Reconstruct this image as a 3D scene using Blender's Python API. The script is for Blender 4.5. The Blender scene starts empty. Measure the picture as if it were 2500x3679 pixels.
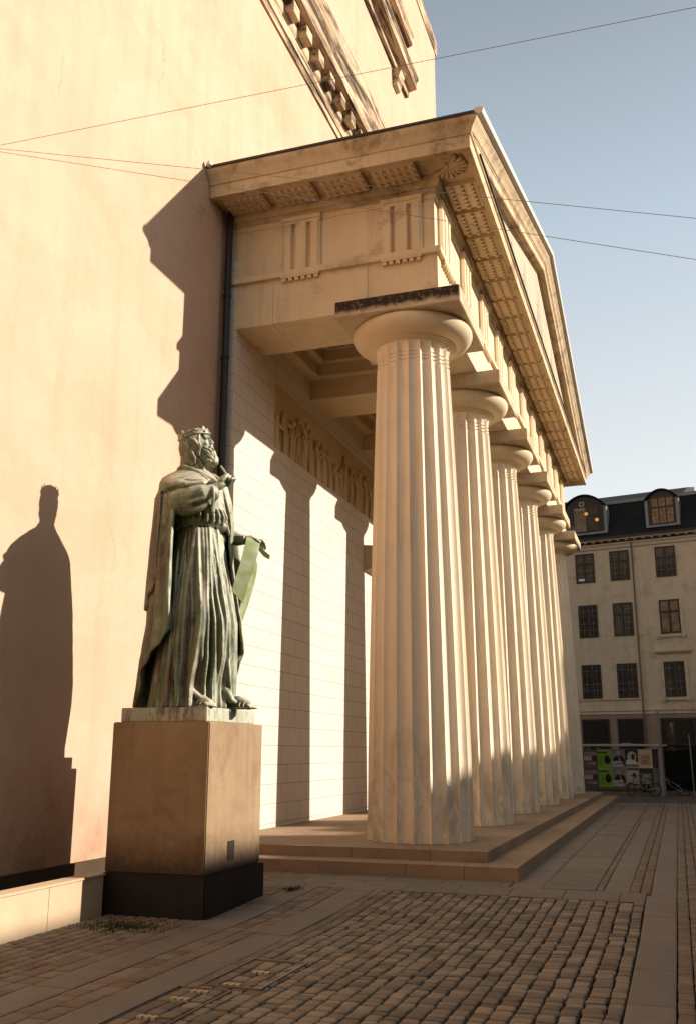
import bpy, bmesh, math, random
from math import sin, cos, pi, radians, sqrt, hypot, atan2, exp, floor
from mathutils import Vector, Matrix, noise
random.seed(7)
scene = bpy.context.scene
COL = scene.collection

# ------------------------------------------------------------------ camera
YAW, PITCH, ROLL = 0.3254, 0.2483, 0.0016
fw = Vector((-sin(YAW)*cos(PITCH), cos(YAW)*cos(PITCH), sin(PITCH)))
rt0 = Vector((cos(YAW), sin(YAW), 0.0)); up0 = rt0.cross(fw)
rt = rt0*cos(ROLL) + up0*sin(ROLL); up = up0*cos(ROLL) - rt0*sin(ROLL)
cam_d = bpy.data.cameras.new('camera'); cam = bpy.data.objects.new('camera', cam_d); COL.objects.link(cam)
cam.matrix_world = Matrix(((rt.x, up.x, -fw.x, 0), (rt.y, up.y, -fw.y, 0), (rt.z, up.z, -fw.z, 1.6), (0, 0, 0, 1)))
cam_d.sensor_fit = 'VERTICAL'; cam_d.sensor_height = 36.0; cam_d.lens = 33.39
cam_d.clip_start = 0.05; cam_d.clip_end = 2000
scene.camera = cam

# ------------------------------------------------------------------ sky and sun
SUN = Vector((0.853, 0.334, 0.402)).normalized()
ELEV = math.asin(SUN.z); AZ = atan2(SUN.x, SUN.y)
w = bpy.data.worlds.new('World'); scene.world = w; w.use_nodes = True
nt = w.node_tree; nt.nodes.clear()
out = nt.nodes.new('ShaderNodeOutputWorld'); bg = nt.nodes.new('ShaderNodeBackground')
sky = nt.nodes.new('ShaderNodeTexSky'); sky.sky_type = 'NISHITA'; sky.sun_disc = False
sky.sun_elevation = ELEV; sky.sun_rotation = AZ; sky.air_density = 1.2; sky.dust_density = 1.2; sky.ozone_density = 1.0
hs = nt.nodes.new('ShaderNodeHueSaturation'); hs.inputs['Saturation'].default_value = 0.6
mx = nt.nodes.new('ShaderNodeMix'); mx.data_type = 'RGBA'; mx.blend_type = 'MULTIPLY'; mx.inputs[0].default_value = 1.0
mx.inputs[7].default_value = (1.0, 0.97, 0.90, 1)
nt.links.new(sky.outputs[0], hs.inputs['Color']); nt.links.new(hs.outputs[0], mx.inputs[6])
# thin even haze in the sky: pale towards the horizon, greyer blue overhead
tcw = nt.nodes.new('ShaderNodeTexCoord'); sxw = nt.nodes.new('ShaderNodeSeparateXYZ'); rpw = nt.nodes.new('ShaderNodeValToRGB')
nt.links.new(tcw.outputs['Generated'], sxw.inputs[0]); nt.links.new(sxw.outputs[2], rpw.inputs[0])
el = rpw.color_ramp.elements; el[0].position = 0.0; el[0].color = (6.6, 6.5, 6.0, 1); el[1].position = 0.72; el[1].color = (1.4, 1.65, 1.92, 1)
e2 = el.new(0.18); e2.color = (5.7, 5.75, 5.5, 1); e3 = el.new(0.5); e3.color = (3.15, 3.75, 4.35, 1)
mw = nt.nodes.new('ShaderNodeMix'); mw.data_type = 'RGBA'; mw.inputs[0].default_value = 0.72
nt.links.new(mx.outputs[2], mw.inputs[6]); nt.links.new(rpw.outputs[0], mw.inputs[7]); nt.links.new(mw.outputs[2], bg.inputs[0])
bg.inputs[1].default_value = 0.108
nt.links.new(bg.outputs[0], out.inputs[0])
sl = bpy.data.lights.new('sun', 'SUN'); sl.energy = 5.0; sl.angle = radians(0.55); sl.color = (1.0, 0.89, 0.79)
so = bpy.data.objects.new('sun', sl); COL.objects.link(so); so.rotation_euler = SUN.to_track_quat('Z', 'Y').to_euler(); so.location = (20, 10, 20)
scene.view_settings.view_transform = 'Standard'; scene.view_settings.look = 'None'
scene.view_settings.exposure = 0.74; scene.view_settings.gamma = 1.0
scene.cycles.max_bounces = 6; scene.cycles.diffuse_bounces = 4; scene.cycles.glossy_bounces = 3
scene.cycles.use_denoising = True

# ------------------------------------------------------------------ mesh helpers
class MB:
    def __init__(s): s.v = []; s.f = []; s.c = []
    def add(s, vs, fs, col=None):
        o = len(s.v); s.v += [tuple(p) for p in vs]; s.f += [tuple(i+o for i in f) for f in fs]
        if col is not None or s.c:
            while len(s.c) < len(s.f)-len(fs): s.c.append((1, 1, 1))
            s.c += [col or (1, 1, 1)]*len(fs)
        return s
    def box(s, x0, x1, y0, y1, z0, z1, col=None):
        return s.add([(x0,y0,z0),(x1,y0,z0),(x1,y1,z0),(x0,y1,z0),(x0,y0,z1),(x1,y0,z1),(x1,y1,z1),(x0,y1,z1)],
                     [(0,3,2,1),(4,5,6,7),(0,1,5,4),(1,2,6,5),(2,3,7,6),(3,0,4,7)], col)
    def cbox(s, o, ax, ay, az, x0, x1, y0, y1, z0, z1, col=None):
        vs = []
        for (a, b, c) in [(x0,y0,z0),(x1,y0,z0),(x1,y1,z0),(x0,y1,z0),(x0,y0,z1),(x1,y0,z1),(x1,y1,z1),(x0,y1,z1)]:
            vs.append(tuple(Vector(o)+Vector(ax)*a+Vector(ay)*b+Vector(az)*c))
        return s.add(vs, [(0,3,2,1),(4,5,6,7),(0,1,5,4),(1,2,6,5),(2,3,7,6),(3,0,4,7)], col)
    def extrude(s, prof, p0, p1, ax, ay, caps=True, mit0=0, mit1=0):
        # prof: list of (a,b) in plane (ax,ay); swept from p0 to p1; mitre: shift along the path per unit of a
        p0, p1, ax, ay = Vector(p0), Vector(p1), Vector(ax), Vector(ay); d = (p1-p0).normalized(); n = len(prof)
        vs = [p0+ax*a+ay*b-d*(mit0*a) for a, b in prof] + [p1+ax*a+ay*b+d*(mit1*a) for a, b in prof]
        fs = [(i, (i+1) % n, n+(i+1) % n, n+i) for i in range(n)]
        if caps: fs += [tuple(reversed(range(n))), tuple(range(n, 2*n))]
        return s.add(vs, fs)
    def lathe(s, prof, c=(0,0,0), n=48, cap=True):
        vs = []; fs = []
        for r, z in prof:
            for k in range(n):
                a = 2*pi*k/n; vs.append((c[0]+r*cos(a), c[1]+r*sin(a), c[2]+z))
        for i in range(len(prof)-1):
            for k in range(n):
                fs.append((i*n+k, i*n+(k+1) % n, (i+1)*n+(k+1) % n, (i+1)*n+k))
        if cap: fs += [tuple(reversed(range(n))), tuple(range((len(prof)-1)*n, len(prof)*n))]
        return s.add(vs, fs)
    def tube(s, pts, rad, n=10, flat=None):
        # tapered tube with rounded ends; flat=(axis, factor) squashes the section
        pts = [Vector(p) for p in pts]
        if not hasattr(rad, '__len__'): rad = [rad]*len(pts)
        P = []; R = []
        d0 = (pts[1]-pts[0]).normalized(); d1 = (pts[-1]-pts[-2]).normalized()
        for k in (0, 1, 2): a = pi/2*k/3; P.append(pts[0]-d0*rad[0]*cos(a)); R.append(max(1e-4, rad[0]*sin(a)))
        P += pts; R += list(rad)
        for k in (2, 1, 0): a = pi/2*k/3; P.append(pts[-1]+d1*rad[-1]*cos(a)); R.append(max(1e-4, rad[-1]*sin(a)))
        ref = Vector((0, 0, 1)) if abs(d0.z) < 0.9 else Vector((1, 0, 0))
        vs = []; fs = []; x = (ref.cross(d0)).normalized()
        for i, p in enumerate(P):
            t = (P[min(i+1, len(P)-1)]-P[max(i-1, 0)]).normalized()
            x = (x-t*x.dot(t)).normalized(); y = t.cross(x)
            for k in range(n):
                a = 2*pi*k/n; o = (x*cos(a)+y*sin(a))*R[i]
                if flat: fa = Vector(flat[0]).normalized(); o = o-fa*o.dot(fa)*(1-flat[1])
                vs.append(p+o)
        for i in range(len(P)-1):
            for k in range(n): fs.append((i*n+k, i*n+(k+1) % n, (i+1)*n+(k+1) % n, (i+1)*n+k))
        fs += [tuple(reversed(range(n))), tuple(range((len(P)-1)*n, len(P)*n))]
        return s.add(vs, fs)
    def ell(s, c, r, rot=None, nu=20, nv=12):
        M = rot or Matrix.Identity(3); c = Vector(c); vs = []; fs = []
        for i in range(nv+1):
            t = pi*i/nv
            for k in range(nu):
                a = 2*pi*k/nu; st = max(sin(t), 1e-3)
                vs.append(c+M@Vector((r[0]*st*cos(a), r[1]*st*sin(a), -r[2]*cos(t))))
        for i in range(nv):
            for k in range(nu): fs.append((i*nu+k, i*nu+(k+1) % nu, (i+1)*nu+(k+1) % nu, (i+1)*nu+k))
        fs += [tuple(reversed(range(nu))), tuple(range(nv*nu, (nv+1)*nu))]
        return s.add(vs, fs)
    def mesh(s, name, mat, smooth=None):
        me = bpy.data.meshes.new(name); me.from_pydata(s.v, [], s.f); me.validate()
        if s.c and len(s.c) == len(me.polygons):
            at = me.color_attributes.new('tone', 'FLOAT_COLOR', 'CORNER')
            for p in me.polygons:
                c = s.c[p.index]
                for li in p.loop_indices: at.data[li].color = (c[0], c[1], c[2], 1)
        me.materials.append(mat)
        bm = bmesh.new(); bm.from_mesh(me); bmesh.ops.recalc_face_normals(bm, faces=bm.faces); bm.to_mesh(me); bm.free()
        if smooth is not None:
            for p in me.polygons: p.use_smooth = True
            me.set_sharp_from_angle(angle=radians(smooth))
        return me

def tag(o, label=None, cat=None, group=None, kind=None):
    if label: o['label'] = label
    if cat: o['category'] = cat
    if group: o['group'] = group
    if kind: o['kind'] = kind
    return o
def thing(name, loc, label, cat, group=None):
    o = bpy.data.objects.new(name, None); COL.objects.link(o); o.location = loc; o.empty_display_size = 0.3
    return tag(o, label, cat, group)
def part(name, mb, mat, parent=None, smooth=None, label=None, world=True):
    """mb in world coordinates (world=True) or in the parent's own frame"""
    me = mb.mesh(name, mat, smooth) if isinstance(mb, MB) else mb
    o = bpy.data.objects.new(name, me); COL.objects.link(o)
    if parent:
        o.parent = parent
        if world:
            t = Vector((0, 0, 0)); p = parent
            while p: t += p.location; p = p.parent
            o.location = -t
    if label: o['label'] = label
    return o
def struct(name, mb, mat, smooth=None, kind='structure'):
    o = part(name, mb, mat, None, smooth); o['kind'] = kind; return o

# ------------------------------------------------------------------ material helpers
class NT:
    def __init__(s, name, rough=0.9, spec=0.3, metal=0.0):
        s.m = bpy.data.materials.new(name); s.m.use_nodes = True; s.t = s.m.node_tree; s.t.nodes.clear()
        s.o = s.n('ShaderNodeOutputMaterial'); s.b = s.n('ShaderNodeBsdfPrincipled')
        s.l(s.b.outputs[0], s.o.inputs[0]); s.b.inputs['Roughness'].default_value = rough
        s.b.inputs['Specular IOR Level'].default_value = spec; s.b.inputs['Metallic'].default_value = metal
        s.tc = s.n('ShaderNodeTexCoord')
    def n(s, t): return s.t.nodes.new(t)
    def l(s, a, b): s.t.links.new(a, b)
    def pos(s):
        g = s.n('ShaderNodeNewGeometry'); return g.outputs['Position']
    def mapv(s, v, scale=(1,1,1), rot=(0,0,0), loc=(0,0,0)):
        m = s.n('ShaderNodeMapping'); m.inputs['Scale'].default_value = scale; m.inputs['Rotation'].default_value = rot; m.inputs['Location'].default_value = loc
        s.l(v, m.inputs['Vector']); return m.outputs[0]
    def noise(s, v, scale=5, detail=4, rough=0.55, dist=0.0):
        x = s.n('ShaderNodeTexNoise'); x.inputs['Scale'].default_value = scale; x.inputs['Detail'].default_value = detail
        x.inputs['Roughness'].default_value = rough; x.inputs['Distortion'].default_value = dist
        if v is not None: s.l(v, x.inputs['Vector'])
        return x.outputs[0]
    def ramp(s, f, stops):
        r = s.n('ShaderNodeValToRGB'); e = r.color_ramp.elements
        while len(e) < len(stops): e.new(0.5)
        for i, (p, c) in enumerate(stops):
            e[i].position = p; e[i].color = (c if hasattr(c, '__len__') else (c, c, c))[:3] + (1,) if hasattr(c, '__len__') else (c, c, c, 1)
        s.l(f, r.inputs[0]); return r.outputs[0]
    def mix(s, f, a, b, mode='MIX'):
        m = s.n('ShaderNodeMix'); m.data_type = 'RGBA'; m.blend_type = mode
        for i, x in ((0, f), (6, a), (7, b)):
            if isinstance(x, (int, float)): m.inputs[i].default_value = x if i == 0 else (x, x, x, 1)
            elif isinstance(x, tuple): m.inputs[i].default_value = x[:3] + (1,)
            else: s.l(x, m.inputs[i])
        return m.outputs[2]
    def math(s, op, a, b=0.0):
        m = s.n('ShaderNodeMath'); m.operation = op
        for i, x in ((0, a), (1, b)):
            if isinstance(x, (int, float)): m.inputs[i].default_value = x
            else: s.l(x, m.inputs[i])
        return m.outputs[0]
    def bump(s, h, strength=0.3, dist=0.01):
        b = s.n('ShaderNodeBump'); b.inputs['Strength'].default_value = strength; b.inputs['Distance'].default_value = dist
        s.l(h, b.inputs['Height'])
        if s.b.inputs['Normal'].is_linked: s.l(s.b.inputs['Normal'].links[0].from_socket, b.inputs['Normal'])
        s.l(b.outputs[0], s.b.inputs['Normal'])
    def col(s, c):
        if isinstance(c, tuple): s.b.inputs['Base Color'].default_value = c + (1,)
        else: s.l(c, s.b.inputs['Base Color'])
        return s.m

def simple(name, c, rough=0.7, spec=0.3, metal=0.0, var=0.12, sc=8, bump=0.0):
    m = NT(name, rough, spec, metal); p = m.pos()
    f = m.noise(p, sc, 5)
    cc = m.mix(f, tuple(x*(1-var*1.6) for x in c), tuple(min(1, x*(1+var*1.2)) for x in c))
    if bump: m.bump(m.noise(p, sc*6, 4), bump, 0.01)
    return m.col(cc)

def stone(name, base, dark, stain=(0.10, 0.055, 0.03), stain_amt=0.5, lo=0.52, hi=0.72, grain=60, joints=None, streak=True, rough=0.92, zband=None, crust=False, foot=False, ymap=False):
    """sandstone / limestone: tone drift, vertical run-off streaks, weather stains, fine grain; joints=(plane, row, brick, loc)"""
    m = NT(name, rough, 0.2); p = m.pos()
    big = m.noise(p, 0.7, 5, 0.6); mid = m.noise(p, 4.5, 6, 0.65)
    c = m.mix(m.ramp(big, [(0.3, 0.0), (0.7, 1.0)]), base, dark)
    c = m.mix(m.math('MULTIPLY', m.ramp(mid, [(0.35, 0.0), (0.75, 1.0)]), 0.35), c, dark)
    if streak:
        st = m.noise(m.mapv(p, (5.5, 5.5, 0.35)), 1.0, 5, 0.6)
        c = m.mix(m.math('MULTIPLY', m.ramp(st, [(0.5, 0.0), (0.75, 1.0)]), 0.38), c, tuple(x*0.55 for x in dark))
    if stain_amt > 0:
        s1 = m.noise(m.mapv(p, (4.5, 0.35, 4.5) if ymap else (1.1, 1.1, 1.4)), 1.3, 7, 0.72, 0.3)
        c = m.mix(m.math('MULTIPLY', m.ramp(s1, [(lo, 0.0), (hi, 1.0)]), stain_amt), c, stain)
    if zband:   # darker colour over a height range, its edge broken by noise
        g = m.n('ShaderNodeSeparateXYZ'); m.l(p, g.inputs[0])
        zz = m.math('ADD', g.outputs[2], m.math('MULTIPLY', m.math('SUBTRACT', m.noise(p, 6, 6, 0.75), 0.5), zband[2]))
        mr = m.n('ShaderNodeMapRange'); m.l(zz, mr.inputs[0]); mr.inputs[1].default_value = zband[0]; mr.inputs[2].default_value = zband[1]
        c = m.mix(m.math('MULTIPLY', mr.outputs[0], zband[3]), c, zband[4])
    if foot:    # lichen and splash marks low on the shafts, soot lines, drum joints
        g = m.n('ShaderNodeSeparateXYZ'); m.l(p, g.inputs[0]); mr = m.n('ShaderNodeMapRange'); m.l(m.math('ADD', g.outputs[2], m.math('MULTIPLY', m.noise(p, 1.4, 4), 1.6)), mr.inputs[0])
        mr.inputs[1].default_value = 3.4; mr.inputs[2].default_value = 1.5
        f1 = m.math('MULTIPLY', m.ramp(m.noise(m.mapv(p, (3.2, 3.2, 1.3)), 1.0, 7, 0.75, 0.6), [(0.46, 0.0), (0.6, 1.0)]), mr.outputs[0])
        c = m.mix(m.math('MULTIPLY', f1, 0.55), c, (0.30, 0.265, 0.215))
        f2 = m.math('MULTIPLY', m.ramp(m.noise(m.mapv(p, (4.5, 4.5, 1.7), loc=(5, 3, 1)), 1.0, 7, 0.75, 0.4), [(0.55, 0.0), (0.66, 1.0)]), mr.outputs[0])
        c = m.mix(m.math('MULTIPLY', f2, 0.5), c, (0.72, 0.66, 0.54))
        c = m.mix(m.math('MULTIPLY', m.ramp(m.noise(m.mapv(p, (14, 14, 0.5), loc=(2, 9, 4)), 1.0, 5, 0.6), [(0.60, 0.0), (0.72, 1.0)]), 0.35), c, (0.28, 0.19, 0.11))
    if crust:   # soot crust only on faces turned away from the rain (towards -y)
        ge = m.n('ShaderNodeNewGeometry'); sn = m.n('ShaderNodeSeparateXYZ'); m.l(ge.outputs['Normal'], sn.inputs[0]); g = m.n('ShaderNodeSeparateXYZ'); m.l(p, g.inputs[0])
        zz = m.math('ADD', g.outputs[2], m.math('MULTIPLY', m.math('SUBTRACT', m.noise(m.mapv(p, (1, 1, 1.6)), 5, 7, 0.8), 0.5), 0.30))
        mr = m.n('ShaderNodeMapRange'); m.l(zz, mr.inputs[0]); mr.inputs[1].default_value = 8.79; mr.inputs[2].default_value = 8.88
        fm = m.math('MULTIPLY', m.math('GREATER_THAN', m.math('MULTIPLY', sn.outputs[1], -1.0), 0.5), mr.outputs[0])
        fm = m.math('MULTIPLY', fm, m.ramp(m.noise(p, 16, 5, 0.7), [(0.34, 0.70), (0.46, 1.0)]))
        c = m.mix(m.math('MULTIPLY', fm, 0.95), c, (0.018, 0.010, 0.010))
    if joints:
        plane, row, brick, loc, dk = joints
        sx = m.n('ShaderNodeSeparateXYZ'); m.l(p, sx.inputs[0]); cb = m.n('ShaderNodeCombineXYZ')
        m.l(sx.outputs[1 if plane == 'x' else 0], cb.inputs[0]); m.l(sx.outputs[2], cb.inputs[1])
        bt = m.n('ShaderNodeTexBrick'); bt.offset = 0.5; bt.inputs['Scale'].default_value = 1.0
        bt.inputs['Brick Width'].default_value = brick; bt.inputs['Row Height'].default_value = row
        bt.inputs['Mortar Size'].default_value = 0.0048; bt.inputs['Mortar Smooth'].default_value = 0.1
        bt.inputs['Color1'].default_value = (1, 1, 1, 1); bt.inputs['Color2'].default_value = (0.955, 0.95, 0.94, 1); bt.inputs['Mortar'].default_value = (dk, dk, dk, 1)
        m.l(m.mapv(cb.outputs[0], loc=loc), bt.inputs['Vector'])
        c = m.mix(1.0, c, bt.outputs[0], 'MULTIPLY')
        m.bump(m.math('SUBTRACT', 1.0, bt.outputs[1]), 0.6, 0.006)
    m.bump(m.noise(p, 9, 5, 0.6), 0.22, 0.012)
    m.bump(m.noise(p, grain, 4, 0.7), 0.30, 0.004)
    return m.col(c)

LIME = (0.72, 0.575, 0.375); LIMED = (0.60, 0.45, 0.275)
M_wall_in = stone('inner_limestone', (0.64, 0.56, 0.465), (0.59, 0.51, 0.41), stain_amt=0.0, streak=False, joints=('x', 0.3395, 0.64, (0.04, -0.03, 0), 0.38))
M_col = stone('column_limestone', (0.84, 0.715, 0.535), (0.79, 0.65, 0.465), stain=(0.50, 0.36, 0.22), stain_amt=0.25, foot=True, lo=0.5, hi=0.75, streak=True)
M_stone = stone('entablature_sandstone', LIME, LIMED, stain=(0.16, 0.085, 0.05), stain_amt=0.6, lo=0.56, hi=0.74)
M_corn = stone('cornice_sandstone', (0.60, 0.465, 0.29), (0.46, 0.335, 0.19), stain=(0.10, 0.055, 0.03), stain_amt=0.75, lo=0.5, hi=0.68)
M_mut = stone('mutule_sandstone', (0.64, 0.50, 0.33), (0.52, 0.39, 0.24), stain=(0.16, 0.09, 0.05), stain_amt=0.35, lo=0.58, hi=0.75, streak=False)
M_abac = stone('abacus_stone', (0.58, 0.46, 0.30), (0.44, 0.33, 0.2), stain=(0.12, 0.07, 0.04), stain_amt=0.5)
M_abac_dark = stone('abacus_stone_crusted', (0.58, 0.46, 0.30), (0.44, 0.33, 0.2), stain_amt=0.4, crust=True)
M_ech = stone('echinus_stone', (0.72, 0.58, 0.39), (0.62, 0.475, 0.30), stain=(0.32, 0.2, 0.1), stain_amt=0.4, lo=0.55, hi=0.8, streak=False)
M_step = stone('step_sandstone', (0.32, 0.225, 0.145), (0.25, 0.17, 0.105), stain=(0.10, 0.06, 0.035), stain_amt=0.5, streak=False, rough=0.8)
M_ped = stone('pedestal_sandstone', (0.335, 0.235, 0.135), (0.225, 0.152, 0.084), stain=(0.13, 0.07, 0.035), stain_amt=0.5, lo=0.5, hi=0.7, zband=(0.80, 0.36, 0.35, 0.88, (0.040, 0.026, 0.016)))
M_base = stone('base_granite', (0.016, 0.013, 0.011), (0.009, 0.008, 0.007), stain_amt=0.2, rough=0.6)
M_ledge = stone('ledge_stone', (0.55, 0.42, 0.27), (0.44, 0.32, 0.2), stain=(0.25, 0.16, 0.09), stain_amt=0.35, streak=False)
M_coffer = stone('ceiling_plaster', (0.62, 0.47, 0.28), (0.52, 0.38, 0.21), stain_amt=0.15, streak=False)

def stucco():
    m = NT('stucco', 0.95, 0.15); p = m.pos()
    big = m.noise(m.mapv(p, (0.35, 0.35, 0.5)), 1.0, 6, 0.62)
    c = m.mix(m.ramp(big, [(0.32, 0.0), (0.68, 1.0)]), (0.525, 0.368, 0.258), (0.485, 0.32, 0.208))
    st = m.noise(m.mapv(p, (2.6, 2.6, 0.16)), 1.0, 6, 0.62)
    c = m.mix(m.math('MULTIPLY', m.ramp(st, [(0.45, 0.0), (0.75, 1.0)]), 0.35), c, (0.44, 0.25, 0.135))
    bl = m.noise(p, 2.3, 7, 0.7)
    c = m.mix(m.math('MULTIPLY', m.ramp(bl, [(0.5, 0.0), (0.7, 1.0)]), 0.3), c, (0.58, 0.42, 0.29))
    g = m.n('ShaderNodeSeparateXYZ'); m.l(p, g.inputs[0])
    mr = m.n('ShaderNodeMapRange'); m.l(m.math('ADD', g.outputs[2], m.math('MULTIPLY', m.noise(p, 2.0, 6, 0.7), 1.6)), mr.inputs[0])
    mr.inputs[1].default_value = 2.2; mr.inputs[2].default_value = 0.9
    gm_ = m.math('MULTIPLY', mr.outputs[0], m.ramp(m.noise(m.mapv(p, (1.2, 1.2, 0.8), loc=(3, 1, 0)), 1.0, 6, 0.7), [(0.42, 0.25), (0.62, 1.0)]))
    c = m.mix(m.math('MULTIPLY', gm_, 0.75), c, (0.24, 0.13, 0.07))
    vo = m.n('ShaderNodeTexVoronoi'); vo.feature = 'DISTANCE_TO_EDGE'; vo.inputs['Scale'].default_value = 0.42
    wv_ = m.n('ShaderNodeVectorMath'); wv_.operation = 'ADD'; nn_ = m.n('ShaderNodeTexNoise'); nn_.inputs['Scale'].default_value = 1.3; nn_.inputs['Detail'].default_value = 6; m.l(p, nn_.inputs['Vector'])
    m.l(p, wv_.inputs[0]); m.l(nn_.outputs['Color'], wv_.inputs[1]); m.l(m.mapv(wv_.outputs[0], (1, 1, 0.55)), vo.inputs['Vector'])
    ck_ = m.math('MULTIPLY', m.math('MULTIPLY', m.ramp(vo.outputs['Distance'], [(0.0, 1.0), (0.006, 0.0)]), m.ramp(m.noise(p, 0.5, 3), [(0.52, 0.0), (0.6, 1.0)])), 0.35)
    c = m.mix(ck_, c, (0.22, 0.12, 0.06))
    pt_ = m.ramp(m.noise(m.mapv(p, (0.5, 0.5, 0.8), loc=(7, 2, 3)), 1.0, 3, 0.5), [(0.50, 0.0), (0.515, 1.0)])
    c = m.mix(m.math('MULTIPLY', pt_, 0.10), c, (0.62, 0.47, 0.34))
    m.bump(m.noise(p, 1.6, 5, 0.6), 0.20, 0.06); m.bump(m.noise(m.mapv(p, (3, 3, 1.5)), 2.2, 5, 0.6), 0.25, 0.02); m.bump(m.noise(p, 34, 5, 0.7), 0.25, 0.006)
    return m.col(c)
M_stucco = stucco()

def bronze():
    m = NT('bronze_patina_painted_shade', 0.62, 0.4, 0.1); p = m.pos()
    ge = m.n('ShaderNodeNewGeometry'); sx = m.n('ShaderNodeSeparateXYZ'); m.l(ge.outputs['Normal'], sx.inputs[0])
    pale = (0.46, 0.44, 0.32); green = (0.135, 0.175, 0.095); dark = (0.022, 0.024, 0.016); brown = (0.17, 0.11, 0.075)
    st = m.noise(m.mapv(p, (6, 6, 0.7)), 1.0, 4, 0.55)
    n2 = m.noise(p, 2.2, 6, 0.65)
    c = m.mix(m.ramp(st, [(0.48, 0.0), (0.66, 1.0)]), green, brown)
    up_ = m.math('ADD', m.math('MULTIPLY', sx.outputs[2], 0.55), m.math('MULTIPLY', sx.outputs[0], 0.25))
    up_ = m.math('ADD', up_, m.math('MULTIPLY', m.math('SUBTRACT', n2, 0.5), 1.2))
    c = m.mix(m.ramp(up_, [(0.04, 0.0), (0.44, 1.0)]), c, pale)  # tops paled by rain patina, sunward sides also paled as painted light
    pt = ge.outputs['Pointiness']
    c = m.mix(m.ramp(pt, [(0.43, 1.0), (0.505, 0.0)]), c, dark)  # creases blackened in the colour to deepen the shade of the folds
    c = m.mix(m.ramp(pt, [(0.52, 0.0), (0.60, 0.5)]), c, (0.46, 0.46, 0.34))  # ridges paled in the colour as painted highlights
    c = m.mix(m.math('MULTIPLY', m.ramp(m.noise(m.mapv(p, (5, 5, 1.5)), 1.6, 6, 0.7), [(0.52, 0.0), (0.66, 1.0)]), 0.7), c, dark)
    m.bump(m.noise(p, 50, 4, 0.7), 0.25, 0.004); m.bump(m.noise(p, 14, 4, 0.6), 0.15, 0.01)
    return m.col(c)
M_bronze = bronze()
def bronze_light():
    m = NT('bronze_patina_scroll', 0.55, 0.4, 0.1); p = m.pos()
    c = m.mix(m.ramp(m.noise(m.mapv(p, (2, 2, 3)), 1.4, 4), [(0.35, 0.0), (0.65, 1.0)]), (0.15, 0.20, 0.05), (0.34, 0.36, 0.23))
    m.bump(m.noise(p, 40, 4), 0.2, 0.004); return m.col(c)
M_scroll = bronze_light()

def attr_stone(name, a, b, rough=0.8, grain=45):
    m = NT(name, rough, 0.3); p = m.pos(); at = m.n('ShaderNodeAttribute'); at.attribute_name = 'tone'
    c = m.mix(m.noise(p, 14, 5, 0.65), a, b)
    c = m.mix(1.0, c, at.outputs['Color'], 'MULTIPLY')
    c = m.mix(m.math('MULTIPLY', m.ramp(m.noise(p, 3.0, 6, 0.7), [(0.5, 0.0), (0.72, 1.0)]), 0.35), c, tuple(x*0.5 for x in a))
    m.bump(m.noise(p, grain, 4, 0.7), 0.45, 0.006); m.bump(m.noise(p, 11, 4, 0.6), 0.3, 0.02)
    return m.col(c)
M_cob = attr_stone('cobble_granite', (0.140, 0.108, 0.070), (0.225, 0.176, 0.117), 0.72)
M_sett = attr_stone('sett_granite', (0.135, 0.100, 0.067), (0.195, 0.147, 0.100), 0.8)
M_slab = attr_stone('slab_granite', (0.150, 0.122, 0.090), (0.185, 0.151, 0.112), 0.78, 120)
M_dirt = simple('joint_dirt', (0.012, 0.009, 0.006), 1.0, 0.1, var=0.4, sc=6)
M_pipe = simple('drain_pipe_metal', (0.018, 0.018, 0.017), 0.5, 0.4, var=0.5, sc=5, bump=0.2)
M_lead = simple('roof_lead', (0.045, 0.04, 0.035), 0.6, 0.3, var=0.3, sc=3)
M_gut = simple('white_gutter', (0.62, 0.55, 0.45), 0.5, 0.3, var=0.1, sc=3)
M_wire = simple('wire_steel', (0.20, 0.19, 0.18), 0.6, 0.3)
M_steel = simple('steel_edge', (0.20, 0.17, 0.14), 0.45, 0.5, 0.6, sc=10)
M_brass = simple('brass_mark', (0.45, 0.36, 0.24), 0.5, 0.5, 0.2, sc=20)
M_grass = simple('moss_grass', (0.045, 0.052, 0.020), 0.95, 0.1, var=0.4, sc=20)
# ------------------------------------------------------------------ ground
def gz(y): return -0.112*min(1.0, max(0.0, (12.9-y)/2.9))
g = MB(); ys = [-260, 3, 10, 12.9, 40, 400]; xs = [-300, -12, 4, 300]
for y in ys:
    for x in xs: g.v.append((x, y, gz(y)-0.042))
for j in range(len(ys)-1):
    for i in range(len(xs)-1): g.f.append((j*4+i, j*4+i+1, (j+1)*4+i+1, (j+1)*4+i))
struct('ground', g, M_dirt)

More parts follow.
